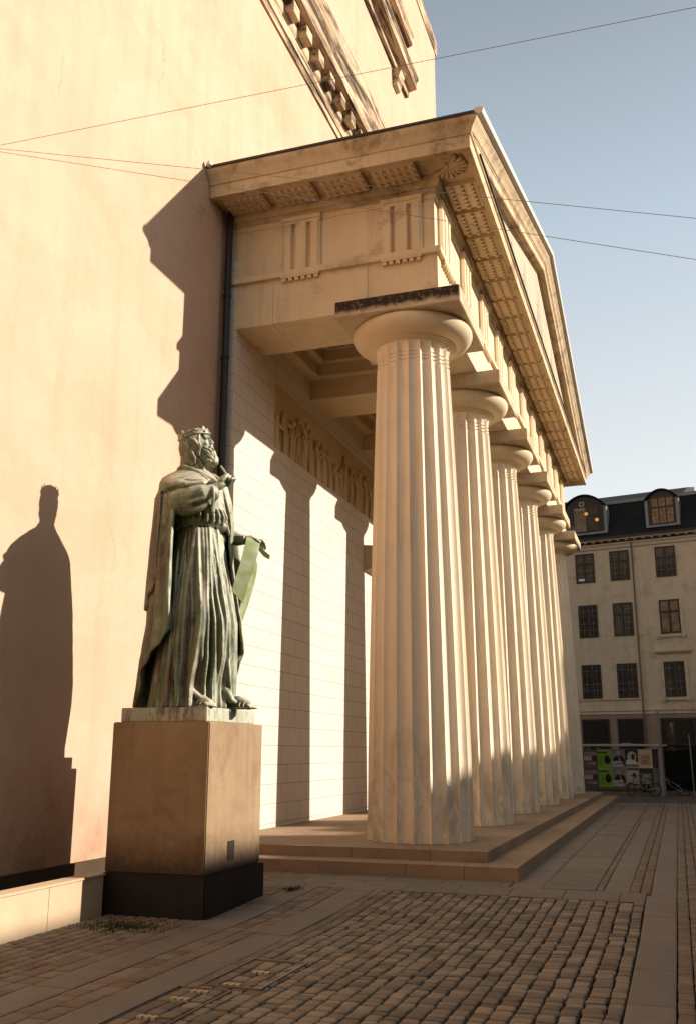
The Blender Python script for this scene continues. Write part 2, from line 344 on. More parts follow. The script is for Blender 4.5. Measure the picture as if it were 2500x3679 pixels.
def block(mb, cx, cy, lx, ly, h, rnd, bev, tone, tilt=0.0, ang=0.0, dome=0.0):
    """one paving stone: worn corners, bevelled rim, slightly domed top; h = top height over gz"""
    hx, hy = lx/2, ly/2; c = min(hx, hy)*rnd
    out_ = [(hx-c, -hy), (hx, -hy+c), (hx, hy-c), (hx-c, hy), (-hx+c, hy), (-hx, hy-c), (-hx, -hy+c), (-hx+c, -hy)]
    out_ = [(x+random.uniform(-.07, .07)*c*1.5, y+random.uniform(-.07, .07)*c*1.5) for x, y in out_]
    tx, ty = random.uniform(-tilt, tilt), random.uniform(-tilt, tilt); vs = []; ca, sa = cos(ang), sin(ang)
    for (k, dz) in ((1.0, -0.06), (1.0, -bev), (1.0-bev/max(hx, hy)*0.55-0.02, -bev*0.25), (0.70, dome*0.5)):
        for x, y in out_:
            X, Y = x*k, y*k
            vs.append((cx+X*ca-Y*sa, cy+X*sa+Y*ca, gz(cy+Y)+h+dz+tx*X+ty*Y))
    vs.append((cx, cy, gz(cy)+h+dome))
    fs = []
    for r in range(3):
        for k in range(8): fs.append((r*8+k, r*8+(k+1) % 8, (r+1)*8+(k+1) % 8, (r+1)*8+k))
    for k in range(8): fs.append((24+k, 24+(k+1) % 8, 32))
    mb.add(vs, fs, tone)
def tone(lo=0.72, hi=1.25, warm=0.07):
    t = random.uniform(lo, hi); w_ = random.uniform(-warm, warm); return (t*(1+w_), t, t*(1-w_))
def sett_rows(mb, x0, x1, y0, y1, nrow, ln, rv=0.0, rnd=0.12, bev=0.006, dome=0.002, jit=0.06, gap=0.010, lo=0.75, hi=1.2, h=0.0, hj=0.002, tilt=0.02):
    ws_ = [1+random.uniform(-rv, rv) for _ in range(nrow)]; tw = sum(ws_); xr = x0
    for r in range(nrow):
        wr = (x1-x0)*ws_[r]/tw; xr0 = xr; xr += wr
        y = y0+random.uniform(0, ln)*0.6-ln*0.3
        while y < y1:
            L = ln*random.uniform(1-jit*3, 1+jit*3); ye = min(y+L, y1)
            if ye-max(y, y0) > ln*0.3:
                a = max(y, y0)
                block(mb, xr0+wr*0.5+random.uniform(-1, 1)*wr*jit*0.35, (a+ye)/2, wr-gap*random.uniform(0.8, 1.5), ye-a-gap*random.uniform(0.8, 1.6), h+random.uniform(-hj, hj), rnd, bev, tone(lo, hi), tilt, random.uniform(-1, 1)*jit*0.25, dome)
            y = ye
# foreground field of worn cobbles
cob = MB(); sett_rows(cob, -3.44, -0.49, 4.4, 11.95, 22, 0.134, rv=0.14, rnd=0.22, bev=0.008, dome=0.001, jit=0.14, gap=0.017, lo=0.62, hi=1.35, h=0.0, hj=0.004, tilt=0.03)
struct('cobblestones', cob, M_cob, 38)
se = MB()
sett_rows(se, -6.05, -5.12, 4.0, 13.0, 7, 0.13, rnd=0.3, bev=0.010, dome=0.004, jit=0.09, gap=0.010)
sett_rows(se, -5.12, -4.78, 4.0, 13.0, 2, 0.20)
sett_rows(se, -4.42, -4.06, 4.0, 12.4, 2, 0.19)
sett_rows(se, -3.675, -3.45, 4.0, 12.0, 2, 0.155)
sett_rows(se, -0.145, 0.22, 4.0, 34.5, 3, 0.085, jit=0.08)
sett_rows(se, -0.685, -0.44, 12.56, 34.5, 2, 0.085, jit=0.08)
sett_rows(se, -1.075, -0.985, 12.56, 34.5, 1, 0.11, jit=0.08)
sett_rows(se, 0.56, 1.4, 4.0, 34.5, 5, 0.12)
struct('setts', se, M_sett, 40)
sb = MB()
def slabs(x0, x1, y0, y1, ln, t=0.08, gap=0.006, jit=0.0):
    y = y0
    while y < y1-0.02:
        e = min(y+ln*(1+random.uniform(-jit, jit)), y1); block(sb, (x0+x1)/2, (y+e)/2, x1-x0-gap, e-y-gap, random.uniform(-.002, .002), 0.03, 0.004, tone(1-t, 1+t, 0.02)); y = e
slabs(-4.775, -4.425, 4.0, 13.0, 1.35); slabs(-4.055, -3.68, 4.0, 12.4, 1.3); slabs(-0.485, -0.15, 4.0, 12.4, 1.2)
slabs(-0.44, -0.145, 12.4, 34.5, 2.4); slabs(-0.985, -0.685, 12.56, 34.5, 3.1); slabs(0.225, 0.555, 4.0, 34.5, 2.0)
slabs(-1.72, -1.08, 12.58, 34.5, 0.36, t=0.10, gap=0.009, jit=0.75); slabs(-2.12, -1.725, 12.58, 34.5, 1.7)
x = -5.9
while x < -0.5:
    e = min(x+0.64, -0.49); block(sb, (x+e)/2, 12.27, e-x-0.008, 0.58, 0.0, 0.03, 0.004, tone(0.94, 1.08, 0.02)); x = e
x = -6.0
while x < -2.13:
    e = min(x+0.75, -2.13); block(sb, (x+e)/2, 12.79, e-x-0.008, 0.43, 0.0, 0.03, 0.004, tone(0.92, 1.08, 0.02)); x = e
struct('paving_slabs', sb, M_slab, 40)
rd = MB(); rd.box(-8, 30, 34.55, 60, -0.03, 0.0); struct('road', rd, simple('road_asphalt', (0.085, 0.06, 0.042), 0.9, 0.2, var=0.15, sc=2, bump=0.3))
sq = MB(); sq.box(1.42, 17.9, -20, 34.5, -0.10, -0.045); struct('square_paving', sq, simple('square_asphalt', (0.11, 0.08, 0.055), 0.9, 0.2, var=0.2, sc=1.2, bump=0.2))
sf = MB(); sf.box(-7.2, 1.4, -20, 3.98, -0.20, -0.115); struct('near_paving', sf, simple('near_asphalt', (0.14, 0.105, 0.075), 0.9, 0.2, var=0.2, sc=1.2, bump=0.2))
# cobble-filled cover frames with brass marks
for (x0, x1, y0, y1, lb) in ((-3.56, -3.07, 7.1, 8.08, 'cobble filled cover frame with thin steel edges, farther of the two'), (-3.70, -3.255, 5.1, 7.0, 'cobble filled cover frame with thin steel edges, nearer of the two')):
    t = thing('cover_frame', ((x0+x1)/2, (y0+y1)/2, -0.112), lb, 'manhole cover', 'cover frames set flush in the cobbles')
    fm = MB(); z = -0.101
    for a, b, c, d in ((x0, x0+.012, y0, y1), (x1-.014, x1, y0, y1), (x0+.012, x1-.014, y0, y0+.012), (x0+.012, x1-.014, y1-.012, y1)): fm.box(a, b, c, d, z-.03, z)
    part('frame', fm, M_steel, t)
    for yy in ((7.17, 7.62) if y0 > 7 else (6.16, 6.66, 6.9)):
        mk = MB(); xx = (x0+x1)/2+random.uniform(-.03, .03)
        for i in range(3): mk.box(xx-.07+i*.052, xx-.035+i*.052, yy-.03, yy+.03, z-.02, z+.002)
        mk.box(xx-.07, xx+.069, yy-.006, yy+.006, z-.02, z+.0035)
        part('mark_plate', mk, M_brass, t)
# grass tufts in the joints beside the pedestal
gr = MB()
for i in range(1000):
    a = random.gauss(0, 1); b = random.gauss(0, 1)
    if random.random() < 0.75: px_, py_ = -5.45+a*0.22, 9.1+b*0.16
    else: px_, py_ = -4.66+a*0.05, 11.7+b*0.10
    if px_ < -6.04 or (9.62 < py_ < 11.3 and px_ < -4.8): continue
    hgt = random.uniform(.012, .040); an = random.uniform(0, pi); z0 = gz(py_)-.02; wx, wy = cos(an)*.010, sin(an)*.010
    gr.add([(px_-wx, py_-wy, z0), (px_+wx, py_+wy, z0), (px_+random.uniform(-.02, .02), py_+random.uniform(-.02, .02), z0+hgt+.016)], [(0, 1, 2)])
struct('grass', gr, M_grass, kind='stuff')

# ------------------------------------------------------------------ church wall
XW = -7.25
ch = thing('church_building', (XW, 12, 0), 'tall plain church wall in sunlit peach stucco with a bracketed cornice high up', 'church')
wl = MB(); wl.box(-16, XW, -14, 32.4, -0.3, 30.2)
part('wall', wl, M_stucco, ch)
pl = MB(); pl.box(XW+.002, XW+.055, -14, 14.36, -0.2, 0.265)
part('plinth', pl, M_ped, ch)
M_hc = stone('high_cornice_stone', (0.66, 0.50, 0.33), (0.54, 0.38, 0.23), stain=(0.045, 0.025, 0.014), stain_amt=0.92, lo=0.44, hi=0.58, ymap=True)
def cornice_high(z0, y0, y1, k=1.0):
    prof = [(0.003, 17.25), (0.05, 17.25), (0.05, 17.42), (0.09, 17.44), (0.09, 17.70), (0.12, 17.74), (0.12, 18.12), (0.46, 18.16), (0.46, 18.50), (0.50, 18.56), (0.50, 18.66), (0.60, 18.80), (0.66, 18.98), (0.66, 19.05), (0.003, 19.3)]
    c = MB(); c.extrude(prof, (XW, y0, 0), (XW, y1, 0), (1, 0, 0), (0, 0, 1)); return c
part('cornice', cornice_high(0, -14, 32.3), M_hc, ch, 35)
y = -2.0
while y < 32: dn = MB(); dn.box(XW+.12, XW+.34, y, y+.36, 17.80, 18.119); part('dentil', dn, M_hc, ch); y += 0.81
up2 = MB(); up2.extrude([(0.003, 19.31), (0.40, 19.22), (0.40, 19.30), (0.30, 19.33), (0.30, 19.46), (0.40, 19.50), (0.44, 19.60), (0.44, 19.66), (0.34, 19.68), (0.34, 19.80), (0.003, 20.0)], (XW, -14, 0), (XW, 32.3, 0), (1, 0, 0), (0, 0, 1))
part('upper_moulding', up2, M_hc, ch)
# window hoods high on the tower
for (y0, y1, zz, dp, lb) in ((19.0, 27.6, 23.9, 0.42, 'long dark weathered window ledge on a scroll bracket'), (22.0, 27.4, 25.55, 0.34, 'upper window hood over the ledge')):
    h = MB(); h.extrude([(0.003, zz-.25), (0.12, zz-.25), (0.16, zz-.05), (dp, zz), (dp, zz+.26), (dp+.07, zz+.34), (dp+.07, zz+.42), (0.003, zz+.55)], (XW, y0, 0), (XW, y1, 0), (1, 0, 0), (0, 0, 1))
    part('window_hood', h, M_hc, ch, 35, lb)
for yb in (26.0, 20.8):
    b = MB(); b.extrude([(0.003, 22.95), (0.14, 23.0), (0.22, 23.3), (0.34, 23.64), (0.003, 23.64)], (XW, yb, 0), (XW, yb+.45, 0), (1, 0, 0), (0, 0, 1)); part('bracket', b, M_hc, ch)
tc = MB(); tc.extrude([(0.003, 29.3), (0.04, 29.32), (0.07, 29.5), (0.07, 29.9), (0.003, 30.1)], (XW, 20, 0), (XW, 32.6, 0), (1, 0, 0), (0, 0, 1)); part('top_cornice', tc, M_hc, ch)
# corner drain pipe
dp = MB(); dp.tube([(-7.12, 14.24, 0.3), (-7.12, 14.24, 11.28)], 0.066, 14)
for z in (1.2, 3.6, 6.0, 8.4, 9.6): dp.lathe([(0.067, 0), (0.076, 0.01), (0.076, 0.07), (0.067, 0.08)], (-7.12, 14.24, z), 16)
part('drain_pipe', dp, M_pipe, ch, 50)
fl = MB(); fl.lathe([(0.01, 0), (0.06, 0.03), (0.05, 0.09), (0.01, 0.15)], (-7.16, 13.42, 11.78), 14); part('gutter_cap', fl, M_gut, ch, 60)
# ledge (raised stone platform along the wall)
lg = thing('stone_parapet', (-6.17, 8, -0.11), 'low pale sunlit parapet of stone blocks in front of the church wall', 'parapet')
y = 3.0
while y < 9.68:
    e = min(y+0.95, 9.68); bv = MB(); bv.box(-6.26, -6.09, y+.004, e-.004, -0.2, 0.285); part('parapet_block', bv, M_ledge, lg); y = e
bv = MB(); bv.box(-6.275, -6.075, 3.0, 9.685, 0.286, 0.309); part('cap', bv, M_ledge, lg)
ar = MB(); ar.box(-7.19, -6.262, 3.0, 13.0, -0.3, -0.06); struct('basement_strip', ar, M_sett)
# small weed at the ledge foot
wd = MB()
for i in range(26):
    a = random.uniform(-1.2, 1.2); r = random.uniform(.03, .09); z = -0.02+random.uniform(0, .05)
    wd.add([(-6.075, 7.68, z), (-6.07+.02*random.random(), 7.68+r*sin(a)*.8, z+r*.7), (-6.06+.03*random.random(), 7.68+r*sin(a)+.02, z+r*cos(a)*.6+.015)], [(0, 1, 2)])
o = part('weed', wd, simple('weed_leaf', (0.05, 0.08, 0.02), 0.8)); tag(o, 'tiny green weed sprouting from the foot of the sunlit ledge', 'plant')

# ------------------------------------------------------------------ portico
XC, Y0, SP, NC = -3.88, 15.035, 3.744, 6
XA = XC+0.625; YA = Y0-0.64; YB = Y0+SP*5+0.64; XI = -7.0; H2 = 0.302; H1 = 0.16
YM = (YA+YB)/2
po = thing('portico', (-4.8, YM, 0), 'classical temple portico of six fluted columns with pediment and sunlit white inner wall', 'portico')
def joints_box(mb, x0, x1, y0, y1, z0, z1, ln, axis='x'):
    if axis == 'x':
        x = x0
        while x < x1-.01: e = min(x+ln, x1); mb.box(x+.003, e-.003, y0, y1, z0, z1); x = e
    else:
        y = y0
        while y < y1-.01: e = min(y+ln, y1); mb.box(x0, x1, y+.003, e-.003, z0, z1); y = e
XS1, XS2 = -2.085, -2.56; YS1, YS2 = 13.02, 13.5; YE1, YE2 = 35.75, 35.3
s = MB(); joints_box(s, -7.24, XS1-.7, YS1, YS2+.3, -0.05, H1, 1.22); joints_box(s, XS1-.697, XS1, YS1, YE1, -0.05, H1-.0005, 1.6, 'y')
part('lower_step', s, M_step, po)
s = MB(); joints_box(s, -7.24, XS2-.8, YS2, YS2+.55, H1-.01, H2, 1.37); joints_box(s, XS2-.797, XS2, YS2, YE2, H1-.01, H2-.0005, 1.55, 'y')
part('upper_step', s, M_step, po)
s = MB(); joints_box(s, -7.24, XS2-.8, YS2+.555, YE2, 0.0, H2-.001, 1.1)
part('floor', s, M_step, po)
# inner wall with recessed relief panel and doorway
RZ0, RZ1, RY0, RY1 = 7.38, 8.83, 16.24, 32.6
iw = MB(); B = (-7.6, XI)
iw.box(B[0], B[1], YA-.02, RY0, H2-.05, 10.4); iw.box(B[0], B[1], RY1, YB+.02, H2-.05, 10.4)
iw.box(B[0], B[1], RY0, RY1, RZ1, 10.4)
DY0, DY1 = 23.3, 27.2
iw.box(B[0], B[1], RY0, DY0, H2-.05, RZ0); iw.box(B[0], B[1], DY1, RY1, H2-.05, RZ0); iw.box(B[0], B[1], DY0, DY1, 6.2, RZ0)
part('inner_wall', iw, M_wall_in, po)
s = MB(); s.box(-7.5, XI-.13, RY0, RY1, RZ0, RZ1); part('relief_back', s, M_coffer, po)
s = MB(); s.box(-7.5, -7.3, DY0, DY1, H2, 6.2); part('door', s, simple('door_wood', (0.06, 0.035, 0.02), 0.6), po)
s = MB(); s.extrude([(0.002, 5.95), (0.18, 6.0), (0.22, 6.15), (0.40, 6.2), (0.40, 6.38), (0.46, 6.5), (0.46, 6.55), (0.002, 6.6)], (XI, 21.95, 0), (XI, 28.2, 0), (1, 0, 0), (0, 0, 1)); part('door_hood', s, M_abac, po, 35)
for a_ in (DY0-.5, DY1): s = MB(); s.box(XI, XI+.12, a_, a_+.5, H2, 5.94); part('door_jamb', s, M_abac, po)
# relief figures: robed people in procession
rl = MB(); y = RY0+0.25; k = 0
while y < RY1-0.3:
    hgt = random.uniform(0.86, 1.16); zb = RZ0+0.02; xb = XI-.11; lean = random.uniform(-.12, .12); wd_ = random.uniform(.13, .19)
    if random.random() < 0.2: hgt *= 0.72
    top = zb+hgt
    rl.tube([(xb, y, zb+.03), (xb+.01, y+lean*.3, zb+hgt*.35), (xb+.02, y+lean*.7, zb+hgt*.62), (xb+.02, y+lean, zb+hgt*.80)], [wd_*1.05, wd_*.85, wd_*.80, wd_*.62], 12, ((1, 0, 0), .55))
    rl.ell((xb+.05, y+lean*1.1, top-.06), (.07, .068, .088))
    for f in range(5):
        fy = y-wd_*.8+f*wd_*.4; rl.tube([(xb+.055, fy, zb+.02), (xb+.075, fy+lean*.4+random.uniform(-.03, .03), zb+hgt*.5), (xb+.07, y+lean, zb+hgt*.72)], [.022, .02, .012], 6)
    sd = random.choice((-1, 1)); ah = random.uniform(-.25, .28)
    rl.tube([(xb+.06, y+lean+sd*.10, zb+hgt*.76), (xb+.10, y+lean+sd*.24, zb+hgt*(.66+ah*.4)), (xb+.09, y+lean+sd*.36, zb+hgt*(.70+ah))], [.045, .036, .028], 8)
    if random.random() < 0.35: rl.tube([(xb+.09, y+sd*.36, zb+.05), (xb+.08, y+sd*.34, zb+hgt*1.1)], .014, 6)
    y += random.uniform(.30, .50); k += 1
rl.box(XI-.13, XI-.02, RY0, RY1, RZ0, RZ0+.03)
part('relief_figures', rl, M_coffer, po, 60)

# columns -----------------------------------------------------------------
def shaft_mesh():
    m = MB(); NF = 20; SS = 8; n = NF*SS; z1 = 8.40
    zs = [H2, 1.5, 3, 4.5, 6, 7.2, 8.02]
    for gz_ in (8.06, 8.13, 8.20): zs += [gz_-.012, gz_, gz_+.004, gz_+.016]
    zs += [8.27, 8.33, 8.365, 8.39]; zs.sort()
    for z in zs:
        t = (z-H2)/(8.3-H2); R = 0.832-(0.832-0.625)*(t**1.35)
        if z > 8.27: R = 0.625+0.02*((z-8.27)/.12)
        dep = 0.078*R/0.8
        if z > 8.27: dep *= max(0.0, 1-((z-8.27)/.12)**2)
        gv = 0.018 if any(abs(z-q) < 0.006 or abs(z-q-.004) < .001 for q in (8.06, 8.13, 8.20)) else 0
        for k in range(n):
            u = (k % SS)/SS; a = 2*pi*k/n+0.13
            r = R-dep*(4*u*(1-u))**0.72-gv; m.v.append((r*cos(a), r*sin(a), z))
    for i in range(len(zs)-1):
        for k in range(n): m.f.append((i*n+k, i*n+(k+1) % n, (i+1)*n+(k+1) % n, (i+1)*n+k))
    return m.mesh('shaft', M_col, 28)
def ech_mesh():
    m = MB()
    m.lathe([(0.60, 8.385), (0.665, 8.388), (0.675, 8.40), (0.672, 8.408), (0.70, 8.410), (0.712, 8.424), (0.708, 8.432), (0.735, 8.434), (0.747, 8.448), (0.743, 8.456), (0.77, 8.458),
             (0.86, 8.478), (0.93, 8.505), (0.985, 8.545), (1.025, 8.595), (1.045, 8.650), (1.042, 8.70), (1.022, 8.735), (1.00, 8.7455), (0.6, 8.7455)], n=72)
    return m.mesh('echinus', M_ech, 35)
def abacus_mesh(mat):
    m = MB(); A = 1.074; n = 10; z0, z1 = 8.746, 9.0375
    m.box(-A, A, -A, A, z0, z1); me = m.mesh('abacus', mat)
    bm = bmesh.new(); bm.from_mesh(me); bmesh.ops.bevel(bm, geom=bm.edges[:], offset=0.012, segments=2, affect='EDGES'); bm.to_mesh(me); bm.free(); return me
me_s, me_e, me_a, me_ad = shaft_mesh(), ech_mesh(), abacus_mesh(M_abac), abacus_mesh(M_abac_dark)
for i in range(NC):
    c = bpy.data.objects.new('column', me_s); COL.objects.link(c); c.parent = po; c.location = Vector((XC, Y0+SP*i, 0))-po.location
    c.rotation_euler.z = 0.0
    e = bpy.data.objects.new('echinus', me_e); COL.objects.link(e); e.parent = c
    a = bpy.data.objects.new('abacus', me_ad if i == 0 else me_a); COL.objects.link(a); a.parent = c
    if i == 0: a['label'] = 'abacus with a black soot crust along its top edge'
    if i == 5:
        sp = MB()
        for k in range(24):
            yy = random.uniform(-1.03, -.8); xx = -.6+k*.07; sp.tube([(xx, yy, 9.03), (xx+random.uniform(-.01, .01), yy, 9.24)], .006, 5)
        q = bpy.data.objects.new('bird_spikes', sp.mesh('bird_spikes', M_steel)); COL.objects.link(q); q.parent = c

# entablature --------------------------------------------------------------
TH = 1.25; ZA0, ZA1, ZT1, ZF1 = 9.038, 9.90, 10.015, 11.08
s = MB(); joints_box(s, XA-TH, XA, YA+TH+.003, YB-TH-.003, ZA0, ZA1, SP/2, 'y'); part('architrave', s, M_stone, po)
s = MB()
for a, b in ((-7.24, -6.284), (-6.281, -4.505), (-4.5, XA)): s.box(a+.0015, b-.0015, YA, YA+TH, ZA0, ZA1)
part('architrave', s, M_stone, po); s = MB(); s.box(-7.24, XA, YB-TH, YB, ZA0, ZA1); part('architrave', s, M_stone, po)
def ring(prof, name, mat, smooth=35, xin=-7.24):
    """moulding run along the near return, the front and the far return, mitred at the corners; prof in (out, z)"""
    m = MB(); n = len(prof); vs = []
    for (f) in (lambda a: (xin, YA-a), lambda a: (XA+a, YA-a), lambda a: (XA+a, YB+a), lambda a: (xin, YB+a)):
        for a, z in prof: x_, y_ = f(a); vs.append((x_, y_, z))
    fs = []
    for k in range(3):
        for i in range(n): fs.append((k*n+i, k*n+(i+1) % n, (k+1)*n+(i+1) % n, (k+1)*n+i))
    fs += [tuple(range(n)), tuple(reversed(range(3*n, 4*n)))]
    m.add(vs, fs); return part(name, m, mat, po, smooth)
ring([(-.3, ZA1), (.075, ZA1), (.075, ZT1-.01), (.065, ZT1), (-.3, ZT1)], 'taenia', M_stone)
ring([(-.4, ZT1+.001), (-.05, ZT1+.001), (-.05, ZF1-.0), (-.4, ZF1)], 'frieze', M_stone)
ring([(-.4, 11.081), (-.03, 11.081), (-.03, 11.10), (.0, 11.12), (.0, 11.18), (.03, 11.185), (.055, 11.23), (.08, 11.27), (.085, 11.384), (-.4, 11.384)], 'bed_moulding', M_corn)
ring([(-.45, 10.99), (-.035, 10.99), (-.035, 11.0), (-.022, 11.03), (-.022, 11.079), (-.45, 11.079)], 'frieze_cap', M_stone)
# corona: hollow soffit with a drip lip, fillets and cyma
PC = [(-.45, 11.385), (.665, 11.385), (.665, 11.30), (.763, 11.30), (.763, 11.53), (.79, 11.545), (.80, 11.575), (-.45, 11.575)]
ring(PC, 'corona', M_corn)
# side eaves carry the cyma on the two returns only
for sg, yy in ((-1, YA), (1, YB)):
    m = MB(); m.extrude([(.5, 11.576), (.80, 11.576), (.815, 11.60), (.83, 11.64), (.87, 11.69), (.915, 11.74), (.925, 11.765), (.925, 11.80), (.5, 11.80)], (-7.24, yy, 0), (XA, yy, 0), (0, sg, 0), (0, 0, 1), True, 0, 1)
    part('side_cyma', m, M_corn, po, 35)
# mutules with guttae: 4 on each return, 21 along the front
def mutule():
    m = MB(); m.box(-.385, .385, -.285, .275, -.085, 0)
    for i in range(6):
        for j in range(3):
            x_ = -.325+i*.13; y_ = -.19+j*.18
            m.lathe([(0.028, .0), (0.036, -.050)], (x_, y_, -.085), 10, False)
            m.add([(x_+.036*cos(2*pi*k/10), y_+.036*sin(2*pi*k/10), -.135) for k in range(10)], [tuple(range(10))])
    return m.mesh('mutule', M_mut, 30)
me_m = mutule(); me_m.name = 'mutule'
def place(me, name, loc, rz, parent=po):
    o = bpy.data.objects.new(name, me); COL.objects.link(o); o.parent = parent; o.location = Vector(loc)-parent.location; o.rotation_euler.z = rz; return o
for k in range(21): place(me_m, 'mutule', (XA+.375, Y0+k*SP/4, 11.384), pi/2)
for k in range(4):
    place(me_m, 'mutule', (XC-k*SP/4, YA-.375, 11.384), 0); place(me_m, 'mutule', (XC-k*SP/4, YB+.375, 11.384), pi)
# palmettes in the soffit corners
def palmette():
    m = MB()
    for k in range(11):
        a = radians(-8+k*19.6); L = .30+.02*(k % 2)
        m.tube([(0.03*cos(a), .03*sin(a), -.012), (L*.6*cos(a), L*.6*sin(a), -.050), (L*cos(a), L*sin(a), -.030)], [.012, .030, .042], 8)
    m.ell((0, -.02, -.02), (.05, .05, .03)); return m.mesh('palmette', M_corn, 60)
me_p = palmette()
place(me_p, 'palmette', (XA+.27, YA-.27, 11.384), radians(-45)); place(me_p, 'palmette', (XA+.30, YB+.30, 11.384), radians(135))
# triglyphs: two full grooves, two half grooves at the edges
def triglyph():
    m = MB(); W = .73; d = .088; g_ = .12; h = ZF1-.09-ZT1; hw = W/2; u = W/6
    xs_ = [(-hw, g_*.75), (-hw+.035, 0), (-hw+u, 0), (-hw+1.5*u, g_), (-hw+2*u, 0), (-u, 0)]
    # plan outline with V grooves
    pr_ = [(-hw, g_), (-hw+.045, 0), (-hw+.17, 0), (-hw+.215, g_), (-hw+.26, 0), (-.062, 0), (0, 0)]
    full = [(-hw, .05), (-hw+.05, 0), (-.20, 0), (-.170, g_*.72), (-.1525, g_*.72), (-.095, 0), (.095, 0), (.1250, g_*.72), (.1425, g_*.72), (.20, 0), (hw-.05, 0), (hw, .05)]
    n = len(full); vs = []
    for z in (0, h-.05):
        vs += [(x_, -d+y_, z) for x_, y_ in full] + [(hw, 0.07, z), (-hw, .07, z)]
    N = n+2
    m.add(vs, [(i, (i+1) % N, N+(i+1) % N, N+i) for i in range(N)]+[tuple(reversed(range(N))), tuple(range(N, 2*N))])
    m.box(-hw, hw, -d, .05, h-.0495, h+.001)
    m.box(-hw-.008, hw+.008, -d-.022, .05, h+.0012, h+.085)
    return m.mesh('triglyph', M_stone)
def regula():
    m = MB(); m.box(-.365, .365, -.07, 0.02, -.035, 0)
    for i in range(6):
        x_ = -.305+i*.122; b = .028; t_ = .042
        m.add([(x_-b, -.058, -.035), (x_+b, -.058, -.035), (x_+b, -.004, -.035), (x_-b, -.004, -.035), (x_-t_, -.068, -.095), (x_+t_, -.068, -.095), (x_+t_, -.004, -.095), (x_-t_, -.004, -.095)],
              [(0, 1, 2, 3), (4, 7, 6, 5), (0, 4, 5, 1), (1, 5, 6, 2), (2, 6, 7, 3), (3, 7, 4, 0)])
    return m.mesh('regula', M_stone)
me_t, me_r = triglyph(), regula()
for k in range(11):
    y = Y0+k*SP/2; place(me_t, 'triglyph', (XA-.05, y, ZT1+.002), pi/2); place(me_r, 'regula', (XA, y, ZA1-.001), pi/2)
for k in range(2):
    x_ = XC-k*SP/2; place(me_t, 'triglyph', (x_, YA+.05, ZT1+.002), 0); place(me_r, 'regula', (x_, YA, ZA1-.001), 0)
    place(me_t, 'triglyph', (x_, YB-.05, ZT1+.002), pi); place(me_r, 'regula', (x_, YB, ZA1-.001), pi)
# backing core behind the frieze
s = MB(); s.box(-7.24, XA-.41, YA+.41, YA+TH, ZA1+.002, 11.33); s.box(-7.24, XA-.41, YB-TH, YB-.41, ZA1+.002, 11.33); s.box(XA-TH, XA-.41, YA+TH+.002, YB-TH-.002, ZA1+.002, 11.33); part('core', s, M_stone, po)
# ceiling: a beam behind every column, stepped coffers between
for i in range(1, NC-1):
    s = MB(); yc = Y0+SP*i; s.box(-7.0, XA-TH-.002, yc-.615, yc+.615, ZA0, 10.3); part('ceiling_beam', s, M_coffer, po)
def rect_ring(m, x0, x1, y0, y1, wd, z0, z1):
    m.box(x0, x1, y0, y0+wd, z0, z1); m.box(x0, x1, y1-wd, y1, z0, z1); m.box(x0, x0+wd, y0+wd+.001, y1-wd-.001, z0, z1); m.box(x1-wd, x1, y0+wd+.001, y1-wd-.001, z0, z1)
for i in range(NC-1):
    ya = Y0+SP*i+.617; yb = Y0+SP*(i+1)-.617; xa, xb = -6.998, XA-TH-.004
    m = MB(); m.box(xa, xb, ya, yb, 10.12, 10.3)
    rect_ring(m, xa, xb, ya, yb, .28, 9.46, 10.119); rect_ring(m, xa+.281, xb-.281, ya+.281, yb-.281, .20, 9.70, 10.118); rect_ring(m, xa+.482, xb-.482, ya+.482, yb-.482, .14, 9.92, 10.117)
    for q, zz, st in ((.281, 9.46, .085), (.482, 9.70, .07), (.623, 9.92, .055)):   # egg-and-dart runs
        yy = ya+q+.03
        while yy < yb-q:
            m.ell((xa+q+.012, yy, zz-.02), (.028, st*.36, .034), None, 6, 4); m.ell((xb-q-.012, yy, zz-.02), (.028, st*.36, .034), None, 6, 4); yy += st
        xx = xa+q+.03
        while xx < xb-q:
            m.ell((xx, ya+q+.012, zz-.02), (st*.36, .028, .034), None, 6, 4); m.ell((xx, yb-q-.012, zz-.02), (st*.36, .028, .034), None, 6, 4); xx += st
    part('coffer', m, M_coffer, po)
# pediment -----------------------------------------------------------------
ZE = 11.80; ZP = 15.0; YO = 0.925
def rake(name, prof, mat, sm=35, inset=0.0, mitre=False):
    """prof in (out from XA, height above the raking line); two slopes mitred at the apex, cut off on the flat cornice"""
    ye0, ye1 = YA-YO, YB+YO; m = MB(); n = len(prof)
    base = lambda y: ZE+(ZP-ZE)*(1-abs(y-YM)/(YM-ye0))
    ys_ = [ye0+inset]+[ye0+inset+q for q in (.25, .5, .75, 1.0, 1.3, 1.7, 2.4)]; ys_ = ys_+[YM]+[2*YM-y for y in ys_[::-1]]
    vs = []
    for k_, y in enumerate(ys_):
        for a, h in prof:
            if mitre and k_ == 0: vs.append((XA+a, YA-a, ZE+h))
            elif mitre and k_ == len(ys_)-1: vs.append((XA+a, YB+a, ZE+h))
            else: vs.append((XA+a, y, max(base(y)+h, 11.578)))
    fs = []
    for k in range(len(ys_)-1):
        for i in range(n): fs.append((k*n+i, k*n+(i+1) % n, (k+1)*n+(i+1) % n, (k+1)*n+i))
    fs += [tuple(range(n)), tuple(reversed(range((len(ys_)-1)*n, len(ys_)*n)))]
    m.add(vs, fs); return part(name, m, mat, po, sm)
rake('raking_cyma', [(.45, -.22), (.80, -.22), (.815, -.195), (.83, -.155), (.87, -.10), (.915, -.055), (.925, -.03), (.925, 0.0), (.45, 0.0)], M_corn, 35, .5, True)
rake('raking_corona', [(.3, -.43), (.74, -.43), (.755, -.41), (.755, -.26), (.775, -.245), (.79, -.2205), (.3, -.2205)], M_corn, 35, .14)
